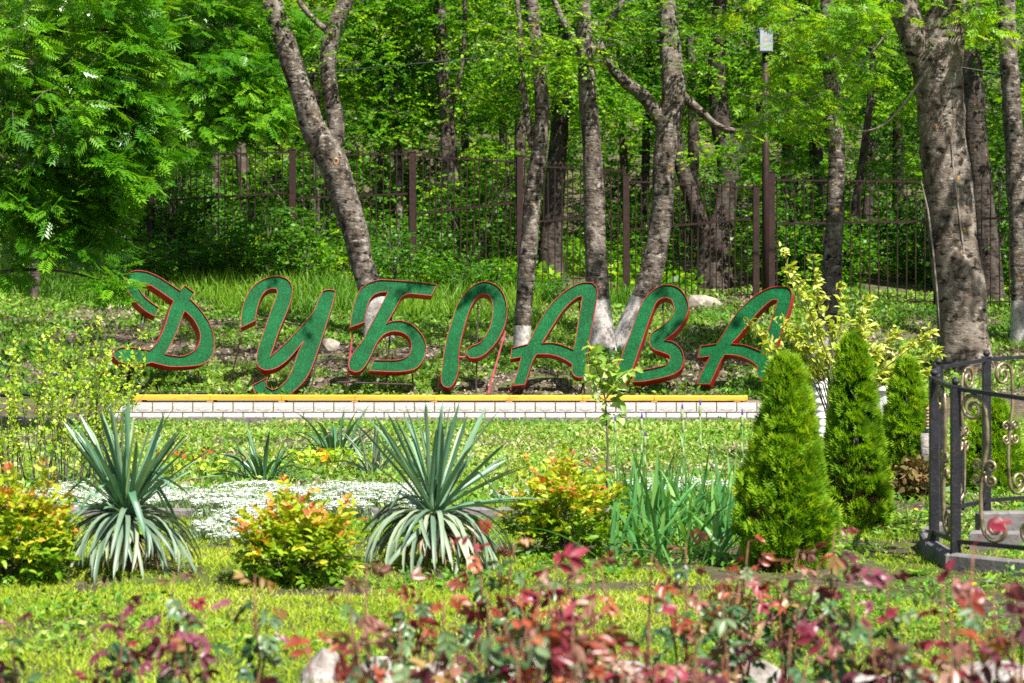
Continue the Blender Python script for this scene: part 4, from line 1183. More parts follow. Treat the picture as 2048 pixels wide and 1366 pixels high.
def blades(name, mat, x, d, L, W, rng, label, cat='grass', tpl='blade', lean=.5, lo=0., hi=1., vs_=.5):
    n = len(x)
    z = tz(x, d)
    pos = np.stack([x, d, z - .01], 1)
    ax = np.stack([rng.normal(0, lean, n), rng.normal(0, lean, n), np.ones(n)], 1)
    up = np.stack([rng.normal(0, 1, n), rng.normal(0, 1, n) - .6, rng.normal(0, .2, n)], 1)
    sc = rng.uniform(.6, 1.4, n)
    var = np.clip(lo + (hi - lo) * (noise2(x * vs_, d * vs_) * .45 + rng.random(n) * .6), 0, 1)
    o = link(name, leaf_mesh(name, M[mat], pos, ax, up, L * sc, W * np.sqrt(sc), var, tpl))
    return tag(o, label, cat, None, 'stuff')

rg = np.random.default_rng(21)
def pixof(x, d):
    return x / d * FPX + 1024
def fbm(x, y):
    return noise2(x, y) * .5 + noise2(x * 2.3 + 7, y * 2.3) * .3 + noise2(x * 5.3, y * 5.3 + 3) * .2
# lawn near the roses
x, d = scatter(310000, 5.2, 13.6, rg)
P = pixof(x, d)
dens = np.full(len(x), .92) - np.clip((.42 - fbm(x * 1.1, d * 1.1)) * 5, 0, .6)
dens = np.where(P > 1380 + 60 * fbm(x, d), np.clip((fbm(x * 1.7 + 5, d * 1.7) - .44) * 4, .06, .6), dens)
dens = np.where((d > 9.9) & (P > 150), dens * np.clip((fbm(x * 2, d * 2 + 4) - .36) * 5, .1, 1), dens)
keep = rg.random(len(x)) < dens
x, d = x[keep], d[keep]
blades('lawn_grass', 'lawn', x, d, .036, .0065, rg, 'short yellow-green lawn between the roses and the yuccas', lean=.75, vs_=1.6)
# low weeds near
x, d = scatter(60000, 5, 14, rg)
P = pixof(x, d)
keep = rg.random(len(x)) < np.clip((fbm(x * 1.6 + 11, d * 1.6) - np.where(P > 1380, .38, np.where(P > 650, .5, .62))) * 4, 0, 1)
x, d = x[keep], d[keep]
def weeds(name, x, d, L, W, rng, label, mat='weed', h=.05, tpl='rhomb', lo=0., hi=1.):
    n = len(x)
    pos = np.stack([x, d, tz(x, d) + rng.random(n) ** 1.5 * h], 1)
    ax = np.stack([rng.normal(0, 1, n), rng.normal(0, 1, n), rng.normal(.45, .45, n)], 1)
    up = np.stack([rng.normal(0, .6, n), rng.normal(0, .6, n) - .2, np.ones(n)], 1)
    sc = rng.uniform(.5, 1.5, n)
    var = np.clip(lo + (hi - lo) * (noise2(x * .6 + 4, d * .6) * .4 + rng.random(n) * .65), 0, 1)
    return tag(link(name, leaf_mesh(name, M[mat], pos, ax, up, L * sc, W * sc, var, tpl)), label, 'weeds' if mat != 'litter' else 'litter', None, 'stuff')
weeds('garden_weeds', x, d, .038, .018, rg, 'small green weeds sprouting from the soil near the railing and roses')
# middle garden up to the wall
x, d = scatter(290000, 14.2, 34.6, rg)
P = pixof(x, d)
dens = np.clip((fbm(x * .7 + 2, d * .4) - .30) * 5, .12, 1)
dens = np.where((P < 760) & (d > 25), dens * np.clip((fbm(x * .9, d * .5 + 9) - .38) * 6, .05, 1), dens)
dens = np.where((d < 17.5) & (P < 900), dens * .55, dens)
dens = np.where(d > 33.4, dens * .35, dens)
keep = rg.random(len(x)) < dens
x, d = x[keep], d[keep]
blades('bed_grass', 'grass', x[::2], d[::2], .095, .011, rg, 'sunny grass and weeds in the bed before the white wall', lean=.8, lo=.15, hi=1.15, vs_=.8)
weeds('bed_weeds', x[1::2], d[1::2], .058, .03, rg, 'low broad-leaved weeds in the bed before the white wall', h=.08, lo=.1, hi=1.15)
x, d = scatter(14000, 14.2, 34.6, rg)
weeds('bed_litter', x, d, .06, .02, rg, 'pale straw and dry bits between the weeds of the bed', 'litter', .03, lo=.4)
# bank behind the sign
x, d = scatter(190000, 36.1, 51, rg)
nn = noise2(x * .55 + 2, d * .5) * .6 + noise2(x * 1.6, d * 1.4) * .4
keep = (nn + (d - 40) * .018 > .27 + .32 * rg.random(len(x)))
x, d = x[keep], d[keep]
k = int(len(x) * .55)
weeds('bank_weeds', x[:k], d[:k], .105, .055, rg, 'patchy low green weeds on the bank around the sign letters', h=.10)
blades('bank_grass', 'grass', x[k:], d[k:], .14, .016, rg, 'patchy short grass on the bank around the sign letters', lean=.6)
x, d = scatter(40000, 36.1, 50, rg)
weeds('leaf_litter', x, d, .08, .05, rg, 'pale dry leaf litter on the bare soil of the bank', 'litter', .02)
# tall grass at the upper edge of the bank
x, d = scatter(26000, 45.2, 50.5, rg)
P = pixof(x, d); keep = (P < 1350) & (noise2(x * .7 + 8, d * .7) > .3)
x, d = x[keep], d[keep]
blades('tall_grass', 'grass', x, d, .42, .026, rg, 'long lush grass along the upper edge of the bank', lean=.38, lo=0, hi=.8)
# forest floor
x, d = scatter(80000, 50.5, 76, rg)
keep = noise2(x * .5 + 3, d * .4) > np.where((pixof(x, d) > 1320) & (d < 64), .55, .36)
x, d = x[keep], d[keep]
weeds('undergrowth', x, d, .2, .13, rg, 'low green undergrowth on the woodland floor behind the fence', h=.45, mat='wood')

# stones and stump on the bank
def stone(x, y, w, h, label, seed, mat='stone', sink=.3, name='boulder'):
    p = gp(x, y, 36.3, 52); s = p.y / FPX
    o = link(name, rock_mesh(name, M[mat], (w * s / 2 * 1.5, w * s / 2 * 1.2, h * s * 1.2), seed), None, p + Vector((0, .1, h * s * .1)))
    return tag(o, label, 'stone')
stone(655, 700, 48, 22, 'pale boulder on the bank between the second and third letters', 3)
stone(1400, 612, 64, 20, 'flat boulder on the bank below the fence right of the sixth letter', 6)
stone(1388, 662, 22, 10, 'small pale stone on the bank between the sixth and last letters', 12)
mb = MB(); p = gp(935, 690, 36.3, 50); s = p.y / FPX
mb.lathe(p + Vector((0, 0, -.1)), [(.17, 0), (.15, .1), (.135, .3), (.13, .33)], 12)
tag(mb.build('tree_stump', M['bark_dark'], smooth=False, origin=p), 'small dark tree stump on the bank inside the fourth letter', 'stump')
p = gp(45, 607, 36, 52); mb = MB(); mb.box(p + Vector((0, 0, .03)), (1.0, .5, .12))
tag(mb.build('concrete_slab', M['concrete'], origin=p, bevel=.01), 'grey concrete slab at the foot of the left ash', 'slab')

# ------------------------------------------------------------------ strap-leaved plants: every leaf a part
def strap_leaf(name, mat, L, W, e0, bend, p=1.3, seg=7, fold=.28, twist=0.0, prof=None, kink=None):
    V = []; F = []
    x = z = 0.0
    ds = L / seg
    for i in range(seg + 1):
        t = i / seg
        a = math.radians(e0 - bend * t ** p - (kink[1] if kink and t > kink[0] else 0))
        w = W * (prof(t) if prof else (.62 + .9 * t - 1.5 * max(0, t - .42)) if t < 1 else 0.0)
        w = max(w, .0015)
        nx, nz = -math.sin(a), math.cos(a)
        f = fold * w
        tw = twist * t
        V += [(x + nx * f, -w / 2 * math.cos(tw), z + nz * f - w / 2 * math.sin(tw)), (x, 0, z), (x + nx * f, w / 2 * math.cos(tw), z + nz * f + w / 2 * math.sin(tw))]
        x += math.cos(a) * ds; z += math.sin(a) * ds
    for i in range(seg):
        b = i * 3
        F += [(b, b + 1, b + 4, b + 3), (b + 1, b + 2, b + 5, b + 4)]
    me = bpy.data.meshes.new(name); me.from_pydata(V, [], F); me.materials.append(M[mat])
    me.polygons.foreach_set('use_smooth', [True] * len(F))
    return me

rgy = np.random.default_rng(61)
YU = [strap_leaf('leaf', 'yucca', .58, .0265, e, b) for e, b in ((86, 3), (79, 7), (72, 8), (64, 10), (54, 8), (44, 14), (32, 10), (20, 24))]
YK = [strap_leaf('leaf', 'yucca', .58, .04, 60, 20, kink=(.45, 85)), strap_leaf('leaf', 'yucca', .55, .04, 46, 26, kink=(.38, 95))]
YD = [strap_leaf('leaf', 'yucca_old', .57, .027, e, b, .75, 9) for e, b in ((34, 112), (22, 104), (46, 128), (10, 86), (28, 118))]
YN = [strap_leaf('leaf', 'yucca_new', .52, .03, 84, 3)]
YX = [strap_leaf('leaf', 'dry', .40, .028, e, b, 1.0) for e, b in ((5, 105), (-10, 85))]

def yucca(x, y, rosette_y, label, n_up, n_mid, n_drop, s, lean=0.0, seed=1, steep=1.25, dry=14):
    rg = np.random.default_rng(seed)
    p = gp(x, y)
    h = (y - rosette_y) * p.y / FPX
    root = empty('yucca', p, label, 'yucca', 'large yuccas in the garden bed')
    mb = MB(); mb.lathe((0, 0, 0), [(.03, -.05), (.03, .05), (.035, h + .02), (.02, h + .05)], 9)
    link('stem', mb.mesh('stem', M['dry']), root)
    def put(me, az, e_tilt=0., sc=1., dz=0.):
        link('leaf', me, root, (rg.normal(0, .012), rg.normal(0, .012), h + dz), (rg.normal(0, .25), e_tilt + lean * math.cos(az), az), (sc, sc * rg.uniform(.85, 1.15), sc))
    for i in range(n_up):
        put(YU[min(7, int(rg.beta(1.15, steep) * 8))], i * 2.399 + rg.normal(0, .2), rg.normal(0, .05), s * rg.uniform(.86, 1.12), .03)
    for i in range(2): put(YN[0], rg.random() * 6.28, 0, s * rg.uniform(.85, 1.05), .04)
    for i in range(n_mid):
        put(YK[i % 2] if i % 3 else YU[7], i * 2.399 + 1, rg.normal(0, .08), s * rg.uniform(.8, 1.05), .01)
    for i in range(n_drop):
        put(YD[i % 5], i * 2.399 + rg.normal(0, .15), rg.normal(0, .1), s * rg.uniform(.72, 1.08), -.01)
    for i in range(dry): put(YX[i % 2], rg.random() * 6.28, rg.normal(0, .1), s * rg.uniform(.6, .8), -h * .25)
yucca(252, 1140, 1042, 'large yucca on the left with sunlit upright and drooping grey-green leaves', 66, 16, 96, 1.0, 0, 71, 1.15, 24)
yucca(868, 1132, 1040, 'large yucca in the middle, dark green, behind the rose tips', 48, 4, 84, 1.06, 0.06, 76, 1.5, 36)

ST = [strap_leaf('leaf', 'strap', .5, .036, e, b, 1.2, prof=lambda t: (.7 + .5 * t if t < .6 else 1.0 - 2.2 * (t - .6))) for e, b in ((82, 30), (70, 70), (60, 95), (50, 80), (40, 100), (64, 40), (30, 45))]
def clump(x, y, n, s, label, seed, mat=None):
    rg = np.random.default_rng(seed)
    p = gp(x, y)
    root = empty('strap_leaf_plant', p, label, 'plant', 'strap-leaved plants in the bed')
    for i in range(n):
        a = i * 2.399 + rg.normal(0, .3); r = rg.uniform(0, .16) * s
        link('leaf', ST[int(rg.integers(0, 7))], root, (r * math.cos(a), r * math.sin(a), -.01), (rg.normal(0, .2), rg.normal(0, .1), a), s * rg.uniform(.75, 1.2), mat)
clump(525, 968, 44, 1.05, 'arching dark green strap-leaved clump left of the orange flowers', 81)
clump(672, 922, 34, 1.25, 'broad upright strap-leaved clump nearest the white wall, behind the orange flowers', 82)
clump(752, 955, 24, 1.1, 'pale open strap-leaved plant just left of the middle yucca', 83, M['yucca_old'])

IR = [strap_leaf('leaf', 'iris', .58, .028, e, b, 2.0, fold=.06, prof=lambda t: (.75 + .5 * t if t < .5 else 1.0 - 1.9 * (t - .5))) for e, b in ((88, 4), (84, 14), (76, 26), (68, 40), (60, 58), (50, 60), (80, 85))]
def iris_bed():
    rg = np.random.default_rng(91)
    p0 = gp(1370, 1120)
    root = empty('iris_clump', p0, 'dense clump of sword-leaved irises with purple buds beside the front thuja', 'iris')
    for i in range(285):
        d = rg.uniform(10.9, 13.3); x = lerp(1205, 1470, rg.random() ** .8) 
        if d > 12: x = lerp(1250, 1500, rg.random())
        p = gd(x, d) - p0
        a = rg.choice([0.2, 2.9, -.3, 3.4, 1.2, -1.4]) + rg.normal(0, .4)
        v = int(min(6, rg.beta(1, 1.5) * 7)) if d > 11.4 else int(rg.integers(2, 7))
        link('leaf', IR[v], root, (p.x, p.y, p.z - .02), (rg.normal(0, .22), rg.normal(.08, .14), a), rg.uniform(.62, 1.08))
    for (x, yt, d) in ((1283, 845, 12.6), (1364, 826, 12.4), (1366, 850, 12.2), (1400, 818, 12.8), (1484, 838, 12.6), (1230, 850, 13), (1290, 880, 12.9)):
        b = gd(x + random.uniform(-12, 4), d); t = px(x, yt, d)
        mb = MB(); m = (b + t) / 2 + Vector((.012, 0, 0)); mb.tube([b, m, t], [.0045, .004, .003], 6)
        stalk = link('flower_stalk', mb.mesh('flower_stalk', M['iris'], p0, True), root)
        mb = MB(); mb.lathe(t - p0 + Vector((0, 0, -.05)), [(.003, 0), (.009, .02), (.010, .045), (.007, .07), (.003, .08)], 8)
        link('bud', mb.mesh('bud', M['bud'], (0, 0, 0), True), stalk)
        if x != 1366:
            mb = MB(); mb.lathe(t - p0 + Vector((.002, 0, .02)), [(.004, 0), (.007, .012), (.006, .03), (.002, .045)], 8)
            link('petal_tip', mb.mesh('petal_tip', M['purple'], (0, 0, 0), True), stalk)
        for k in (.45, .7):
            q = b.lerp(t, k) - p0
            mb = MB(); mb.lathe(q, [(.003, 0), (.007, .02), (.007, .04), (.002, .07)], 7); link('bud', mb.mesh('bud', M['bud'], (0, 0, 0), True), stalk)
iris_bed()

# ------------------------------------------------------------------ golden shrubs with orange tips
def gold_shrub(x, y, w, h, label, seed, n=150, lo=0., hi=1., tips=.22):
    rg = np.random.default_rng(seed)
    p = gp(x, y); k = p.y / FPX
    root = empty('golden_shrub', p, label, 'shrub', 'golden shrubs with orange tips')
    R, H = w * k / 2, h * k
    n = int(n * 1.9); cent = in_ellipsoid(n, (0, 0, H * .44), (R * .86, R * .7, H * .44), rg, .3); cent *= (.78 + .5 * noise2(np.arctan2(cent[:, 1], cent[:, 0]) * 2.2 + seed, cent[:, 2] / H * 4))[:, None]
    cent[:, 2] = np.maximum(cent[:, 2], .03)
    sh = rg.random(n) < .12; cent[sh] *= 1.12; cent[sh, 2] += H * .14
    dirs = norm(cent - np.array([0, 0, H * .1]) + rg.normal(0, .1, cent.shape))
    pos, ax, up, idx, ends = sprays(cent, 9, .13, rg, .05, (0, 0, 0), .6, dirs, 1.0)
    t = np.tile(np.linspace(0, 1, 9), n)
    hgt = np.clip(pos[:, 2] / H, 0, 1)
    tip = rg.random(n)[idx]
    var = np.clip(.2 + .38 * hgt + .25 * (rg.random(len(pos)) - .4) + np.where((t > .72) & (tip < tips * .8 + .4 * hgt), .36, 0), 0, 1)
    sc = rg.uniform(.7, 1.3, len(pos))
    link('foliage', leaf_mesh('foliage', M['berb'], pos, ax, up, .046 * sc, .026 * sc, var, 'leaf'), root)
    mb = MB()
    for c in cent[::5]:
        e = Vector(c); mb.tube([Vector((e.x * .12, e.y * .12, -.03)), e * .55 + Vector((0, 0, H * .08)), e], [.004, .003, .0018], 4)
    link('stems', mb.mesh('stems', M['twig']), root)['kind'] = 'stuff'
gold_shrub(22, 1165, 220, 172, 'golden shrub with orange tips at the left edge', 111, 190)
gold_shrub(585, 1168, 205, 140, 'golden shrub with orange tips between the two large yuccas', 112, 170)
gold_shrub(1130, 1112, 205, 150, 'golden shrub between the middle yucca and the irises', 113, 170, tips=.1)

# ------------------------------------------------------------------ thujas
def thuja(x, y, top, w, label, seed, n=2400, dry=0.0, size=.085, lowtrunk=0.0):
    rg = np.random.default_rng(seed)
    p = gp(x, y); k = p.y / FPX
    H = (y - top) * k; R = w * k / 2
    root = empty('thuja', p, label, 'thuja', 'conical thujas beside the railing')
    prof = lambda t: np.where(t < .25, .74 + .26 * np.sin(np.clip(t / .25, 0, 1) * 1.57), 1.0) * np.clip(1 - ((t - .16) / .86).clip(0, 1) ** 1.35, 0.02, 1)
    nc = n // 26; n = nc * 26
    tc = rg.beta(1.0, 1.3, nc); ac = np.arange(nc) * 2.39996 + rg.normal(0, .25, nc)
    lobc = 1 + .10 * np.sin(3 * ac + tc * 9 + seed) + .07 * np.sin(5 * ac - tc * 14) + .05 * rg.normal(0, 1, nc)
    rc = R * prof(tc) * lobc * rg.uniform(.78, .95, nc)
    C = np.stack([np.cos(ac) * rc, np.sin(ac) * rc, H * (lowtrunk + (1 - lowtrunk) * tc * .96)], 1)
    i = np.repeat(np.arange(nc), 26)
    a = ac[i]; rad = np.stack([np.cos(a), np.sin(a), np.zeros(n)], 1)
    tang = np.stack([-np.sin(a), np.cos(a), np.zeros(n)], 1)
    cs = R * .16
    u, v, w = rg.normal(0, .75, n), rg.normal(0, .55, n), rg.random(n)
    pos = C[i] + tang * (u * cs)[:, None] + np.array([0, 0, 1.]) * (v * cs - .5 * np.abs(u) * cs)[:, None] + rad * (w * cs * 1.0)[:, None]
    pos[:, 2] = np.maximum(pos[:, 2], .015)
    z = pos[:, 2]
    ax = rad * .75 + np.array([0, 0, .75]) + tang * (u * .45)[:, None] + rg.normal(0, .25, (n, 3))
    up = rad * .6 + tang * rg.normal(0, .7, n)[:, None] + rg.normal(0, .35, (n, 3))
    var = np.clip(w * .42 + np.clip(v, -1, 1) * .16 + .25 * rg.random(nc)[i] + rg.normal(.1, .1, n), 0, 1)  # lump shading put into the leaf colour: each clump lighter outward and upward
    sc = rg.uniform(.7, 1.25, n)
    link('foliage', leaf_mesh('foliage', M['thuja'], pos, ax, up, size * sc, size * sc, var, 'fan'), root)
    mb = MB(); mb.tube([Vector((0, 0, -.05)), Vector((.01, 0, H * .5)), Vector((0, 0, H * .9))], [.03, .018, .004], 8)
    link('trunk', mb.mesh('trunk', M['twig']), root)
    if dry:
        m = int(n * dry)
        aa = rg.random(m) * 6.283; zz = rg.random(m) ** 1.6 * H * .35 + .02
        ps = np.stack([np.cos(aa) * R * .8, np.sin(aa) * R * .8, zz], 1)
        link('dry_sprays', leaf_mesh('dry_sprays', M['dryshrub'], ps, rad[:m] + np.array([0, 0, .2]), rand_dirs(m, rg), size, size, rg.random(m), 'fan'), root)
thuja(1572, 1136, 704, 168, 'tall bright green conical thuja beside the irises, largest of the thujas', 121, 9000, .04, .06)
thuja(1708, 1062, 657, 122, 'narrow green thuja right behind the largest thuja', 122, 7000, .1, .06)
thuja(1812, 962, 714, 96, 'dark thuja with bare brown foot just left of the railing', 123, 4500, .2, .07, .15)
thuja(1985, 985, 790, 130, 'dark green thuja seen through the railing', 124, 5000, .08, .07)

# ------------------------------------------------------------------ yellow-green shrub, left shrub, sapling
def branchy(root, stems, leaf_n, mat, L, W, rg, r0=.012, droop=.35, wind=(.2, 0, 0), tpl='leaf', bark='twig', start=.25, cluster=3):
    mb = MB(); pos = []; ax = []
    for pts in stems:
        pts = [Vector(p) for p in pts]
        n = len(pts)
        mb.tube(pts, [lerp(r0, r0 * .22, i / (n - 1)) for i in range(n)], 5)
        for k in range(leaf_n):
            t = start + (1 - start) * rg.random(); f = t * (n - 1); i = min(int(f), n - 2)
            p = pts[i].lerp(pts[i + 1], f - i); dv = (pts[i + 1] - pts[i]).normalized()
            for c in range(cluster):
                pos.append(p + Vector(rg.normal(0, L * .25, 3)))
                ax.append(np.array(dv) * .5 + rg.normal(0, .55, 3) + np.array([0, 0, -droop]) + np.array(wind))
    pos = np.array([tuple(p) for p in pos]); ax = np.array(ax)
    n = len(pos); sc = rg.uniform(.6, 1.25, n)
    link('foliage', leaf_mesh('foliage', M[mat], pos, ax, np.array([0, -.4, 1.0]) + rg.normal(0, .5, (n, 3)), L * sc, W * sc, rg.random(n), tpl, root.location), root)
    link('stems', mb.mesh('stems', M[bark], root.location), root)['kind'] = 'stuff'

def gold_tree():
    rg = np.random.default_rng(131)
    D = 22.0
    b = gd(1690, D)
    root = empty('yellow_shrub', b, 'loose shrub with drooping yellow-green leaves between the last letter and the thujas', 'shrub')
    tips = [(1565, 500), (1620, 505), (1490, 640), (1530, 690), (1560, 640), (1540, 745), (1600, 560), (1680, 560), (1735, 590), (1745, 650), (1700, 640), (1660, 650), (1620, 640), (1640, 700),
            (1790, 660), (1830, 680), (1870, 655), (1880, 700), (1840, 730), (1780, 740), (1750, 700), (1590, 700), (1610, 740), (1800, 770), (1690, 700), (1720, 740), (1565, 720), (1860, 740), (1590, 660), (1725, 620)]
    stems = []
    for (x, y) in tips:
        d = D + rg.normal(0, .35)
        e = px(x, y, d)
        j = px(lerp(1690, x, .35), lerp(790, y, .3), lerp(D, d, .4)); m = px(lerp(1690, x, .75), lerp(790, y, .66) - 8, lerp(D, d, .8))
        stems.append([b + Vector((rg.normal(0, .04), 0, -.05)), j, m, e])
    branchy(root, stems, 22, 'gold', .095, .05, rg, .010, .25, (.35, 0, .1), start=.5)
gold_tree()

def left_shrub():
    rg = np.random.default_rng(133)
    D = 17.0
    b = gd(120, D)
    root = empty('twiggy_shrub', b, 'twiggy upright shrub with tiny yellow-green leaves at the left edge before the white wall', 'shrub')
    stems = []
    for k in range(64):
        bx = rg.uniform(-10, 235); d = D + rg.normal(0, .3)
        tx = bx + rg.normal(10, 45) + (bx - 110) * .25; ty = rg.uniform(615, 800)
        if k < 7: tx = rg.uniform(210, 300); bx = rg.uniform(140, 200); ty = rg.uniform(660, 790)
        p0 = gd(bx, d)
        stems.append([p0, px(lerp(bx, tx, .3) + rg.normal(0, 5), lerp(945, ty, .35), d), px(lerp(bx, tx, .65) + rg.normal(0, 5), lerp(945, ty, .7), d), px(tx, ty, d)])
    branchy(root, stems, 34, 'curr', .040, .03, rg, .006, .0, (.05, 0, .1), 'rhomb', 'twig', .18, 2)
left_shrub()

def sapling():
    rg = np.random.default_rng(137)
    D = 15.0
    b = gd(1212, D)
    root = empty('sapling', b, 'small thin-stemmed sapling with pale fresh leaves before the fifth and sixth letters', 'sapling')
    P = [b, px(1216, 900, D), px(1212, 830, D), px(1211, 800, D), px(1203, 770, D), px(1192, 735, D), px(1182, 690, D)]
    mb = MB(); mb.tube(P, [.009, .008, .007, .006, .005, .004, .002], 6)
    tr = link('trunk', mb.mesh('trunk', M['twig'], b, True), root)
    br = [[P[3], px(1235, 765, D - .1), px(1265, 735, D - .1)], [P[3], px(1225, 775, D), px(1248, 762, D)], [P[4], px(1188, 760, D), px(1170, 748, D)], [P[3], px(1222, 810, D), px(1245, 800, D)], [P[2], px(1225, 838, D), px(1247, 830, D)], [P[2], px(1205, 845, D), px(1196, 838, D)], [P[5], px(1200, 720, D), px(1190, 700, D)], [P[4], px(1225, 750, D), px(1235, 735, D)], [P[3], px(1195, 795, D), px(1180, 790, D)], [P[4], px(1215, 745, D), px(1222, 722, D)]]
    for q in br:
        mb = MB(); mb.tube(q, [.004, .003, .0015], 5); link('limb', mb.mesh('limb', M['twig'], b), root)
    lf = [leaf_mesh('leaf', M['sapl'], np.zeros((1, 3)), np.array([[1, 0, 0.]]), np.array([[0, 0, 1.]]), .095, .058, v, 'leaf') for v in (.15, .5, .9)]
    cnt = 0
    for q, n in list(zip(br, (20, 15, 14, 7, 10, 6, 11, 14, 8, 14))) + [([P[4], P[5], P[6]], 26)]:
        for k in range(n):
            t = rg.uniform(.3, 1) * (len(q) - 1); i = min(int(t), len(q) - 2)
            p = Vector(q[i]).lerp(Vector(q[i + 1]), t - i) - b
            o = link('leaf', lf[int(rg.integers(3))], root, p + Vector(rg.normal(0, .012, 3)), (rg.normal(0, .8), rg.normal(.15, .5), rg.random() * 6.28), rg.uniform(.7, 1.25))
sapling()

# ------------------------------------------------------------------ flower mats and small flowers
def flower_mat():
    rg = np.random.default_rng(141)
    X = []; Y = []
    regs = [(250, 988, 240, 24, 4200), (600, 992, 250, 34, 9000), (470, 1045, 90, 60, 3600), (1040, 990, 60, 18, 350), (1360, 972, 150, 18, 1300), (760, 982, 140, 24, 3000)]
    for (x0, y0, rx, ry, n) in regs:
        for k in range(n):
            a, r = rg.random() * 6.283, rg.random() ** .5
            x = x0 + rx * r * math.cos(a); y = y0 + ry * r * math.sin(a)
            d = 4000 * 1.40 / (y - 640 + 24)
            X_ = (x - 1024) / FPX * d
            q = noise2(X_ * 2.5, d * 2.5) * .6 + noise2(X_ * 7, d * 7) * .4
            if q < .36 + .22 * r * rg.random() + .16 * rg.random(): continue
            X.append(X_); Y.append(d)
    X = np.array(X); Y = np.array(Y); n = len(X)
    hum = .03 + .10 * noise2(X * 3.5, Y * 3.5) + .03 * rg.random(n)
    Z = tz(X, Y) + hum
    # five-petalled flowers
    pos = []; ax = []; up = []
    for k in range(5):
        a = k * 1.2566 + rg.random(n) * .3
        nrm = norm(np.stack([rg.normal(0, .3, n), rg.normal(-.35, .3, n), np.ones(n)], 1))
        pos.append(np.stack([X, Y, Z], 1)); ax.append(np.stack([np.cos(a), np.sin(a), np.full(n, .15) - .3 * np.sin(a) * 0], 1)); up.append(nrm)
    o = link('white_flowers', leaf_mesh('white_flowers', M['petal'], np.concatenate(pos), np.concatenate(ax), np.concatenate(up), .0155, .0135, rg.random(n * 5), 'petals'))
    tag(o, 'mat of tiny white flowers spilling over the bed kerb', 'flowers', None, 'stuff')
    m = n * 5
    i = rg.integers(0, n, m)
    pos = np.stack([X[i] + rg.normal(0, .03, m), Y[i] + rg.normal(0, .03, m), tz(X[i], Y[i]) + rg.random(m) * hum[i]], 1)
    o = link('silver_leaves', leaf_mesh('silver_leaves', M['silver'], pos, np.stack([rg.normal(0, .5, m), rg.normal(0, .5, m), np.ones(m)], 1), rand_dirs(m, rg), .04, .006, rg.random(m), 'rhomb'))
    tag(o, 'silvery narrow leaves under the white flowers', 'leaves', None, 'stuff')
flower_mat()

def bloom_mesh(mat, r, seed, n=6):
    rg = np.random.default_rng(seed)
    a = np.arange(n) * 6.283 / n
    return leaf_mesh('flower', M[mat], np.zeros((n, 3)), np.stack([np.cos(a), np.sin(a), np.full(n, .4)], 1), np.tile([0, 0, 1.], (n, 1)), r, r * .8, rg.random(n), 'petals')
RB = [bloom_mesh('redflower', .035, s) for s in (1, 2)]; OB = [bloom_mesh('orangeflower', .045, s, 8) for s in (3, 4)]; YB = [bloom_mesh('yellowflower', .02, 5, 12)]
def flower_plant(x, y, pts, blooms, label, cat, seed, size=1.0, name='flowering_plant', nleaf=260, spread=(.5, .3), lmat='curr'):
    rg = np.random.default_rng(seed)
    p = gp(x, y)
    root = empty(name, p, label, cat)
    q = np.stack([rg.normal(0, spread[0], nleaf), rg.normal(0, spread[1], nleaf), rg.random(nleaf) * .2], 1)
    q[:, 2] += tz(q[:, 0] + p.x, q[:, 1] + p.y) - p.z
    link('foliage', leaf_mesh('foliage', M[lmat], q, rand_dirs(nleaf, rg), np.array([0, 0, 1.]) + rg.normal(0, .5, (nleaf, 3)), .06, .05, rg.random(nleaf), 'leaf'), root)
    for (fx, fy) in pts:
        d = p.y + rg.normal(0, .12)
        t = px(fx, fy, d) - p
        g = gd(fx, d) - p
        mb = MB(); mb.tube([g, (g + t) / 2 + Vector((.01, 0, 0)), t], [.004, .003, .002], 4)
        st = link('stalk', mb.mesh('stalk', M['bud']), root)
        link('flower', blooms[int(rg.integers(len(blooms)))], st, t, (rg.normal(.8, .3), rg.normal(0, .3), rg.random() * 6), size * rg.uniform(.8, 1.2))
flower_plant(360, 955, [(310, 903), (318, 908), (338, 912), (348, 903), (352, 910), (366, 905), (370, 915), (385, 916), (390, 922), (408, 897), (408, 917), (405, 905), (325, 927), (420, 905)], RB, 'patch of red-flowered plants between the left yucca and the arching strap clump', 'flowers', 151, 1.0, spread=(.35, .2), nleaf=240)
flower_plant(655, 938, [(640, 898), (645, 903), (655, 915), (650, 918), (682, 910), (636, 914), (662, 905), (600, 922), (490, 915)], OB, 'bushy plant with orange flowers between the strap-leaved clumps', 'flowers', 152, 1.0, spread=(.26, .15), nleaf=240)
def dandelion(x, y, label, seed):
    rg = np.random.default_rng(seed)
    p = gp(x, y + 12)
    root = empty('dandelion', p, label, 'dandelion', 'yellow dandelions near the railing')
    n = 9
    a = np.arange(n) * .7
    link('leaves', leaf_mesh('leaves', M['weed'], np.zeros((n, 3)), np.stack([np.cos(a), np.sin(a), np.full(n, .35)], 1), np.tile([0, 0, 1.], (n, 1)), .10, .03, rg.random(n), 'leaf'), root)
    t = px(x, y, p.y) - p
    mb = MB(); mb.tube([(0, 0, 0), tuple(t)], .003, 4); st = link('stalk', mb.mesh('stalk', M['bud']), root)
    link('flower', YB[0], st, t, (.5, 0, rg.random() * 6), 1.0)
for i, (x, y, lab) in enumerate(((1798, 1037, 'yellow dandelion furthest left of the railing foot'), (1816, 1054, 'yellow dandelion just left of the railing kerb'), (1834, 1140, 'yellow dandelion in the dark soil below the railing kerb'), (1948, 1170, 'yellow dandelion below the railing near the red rose leaves'), (1832, 1020, 'topmost yellow dandelion left of the railing post'), (1905, 1222, 'lowest yellow dandelion among the roses'), (1968, 1065, 'yellow dandelion inside the railing'))):
    dandelion(x, y, lab, 160 + i)

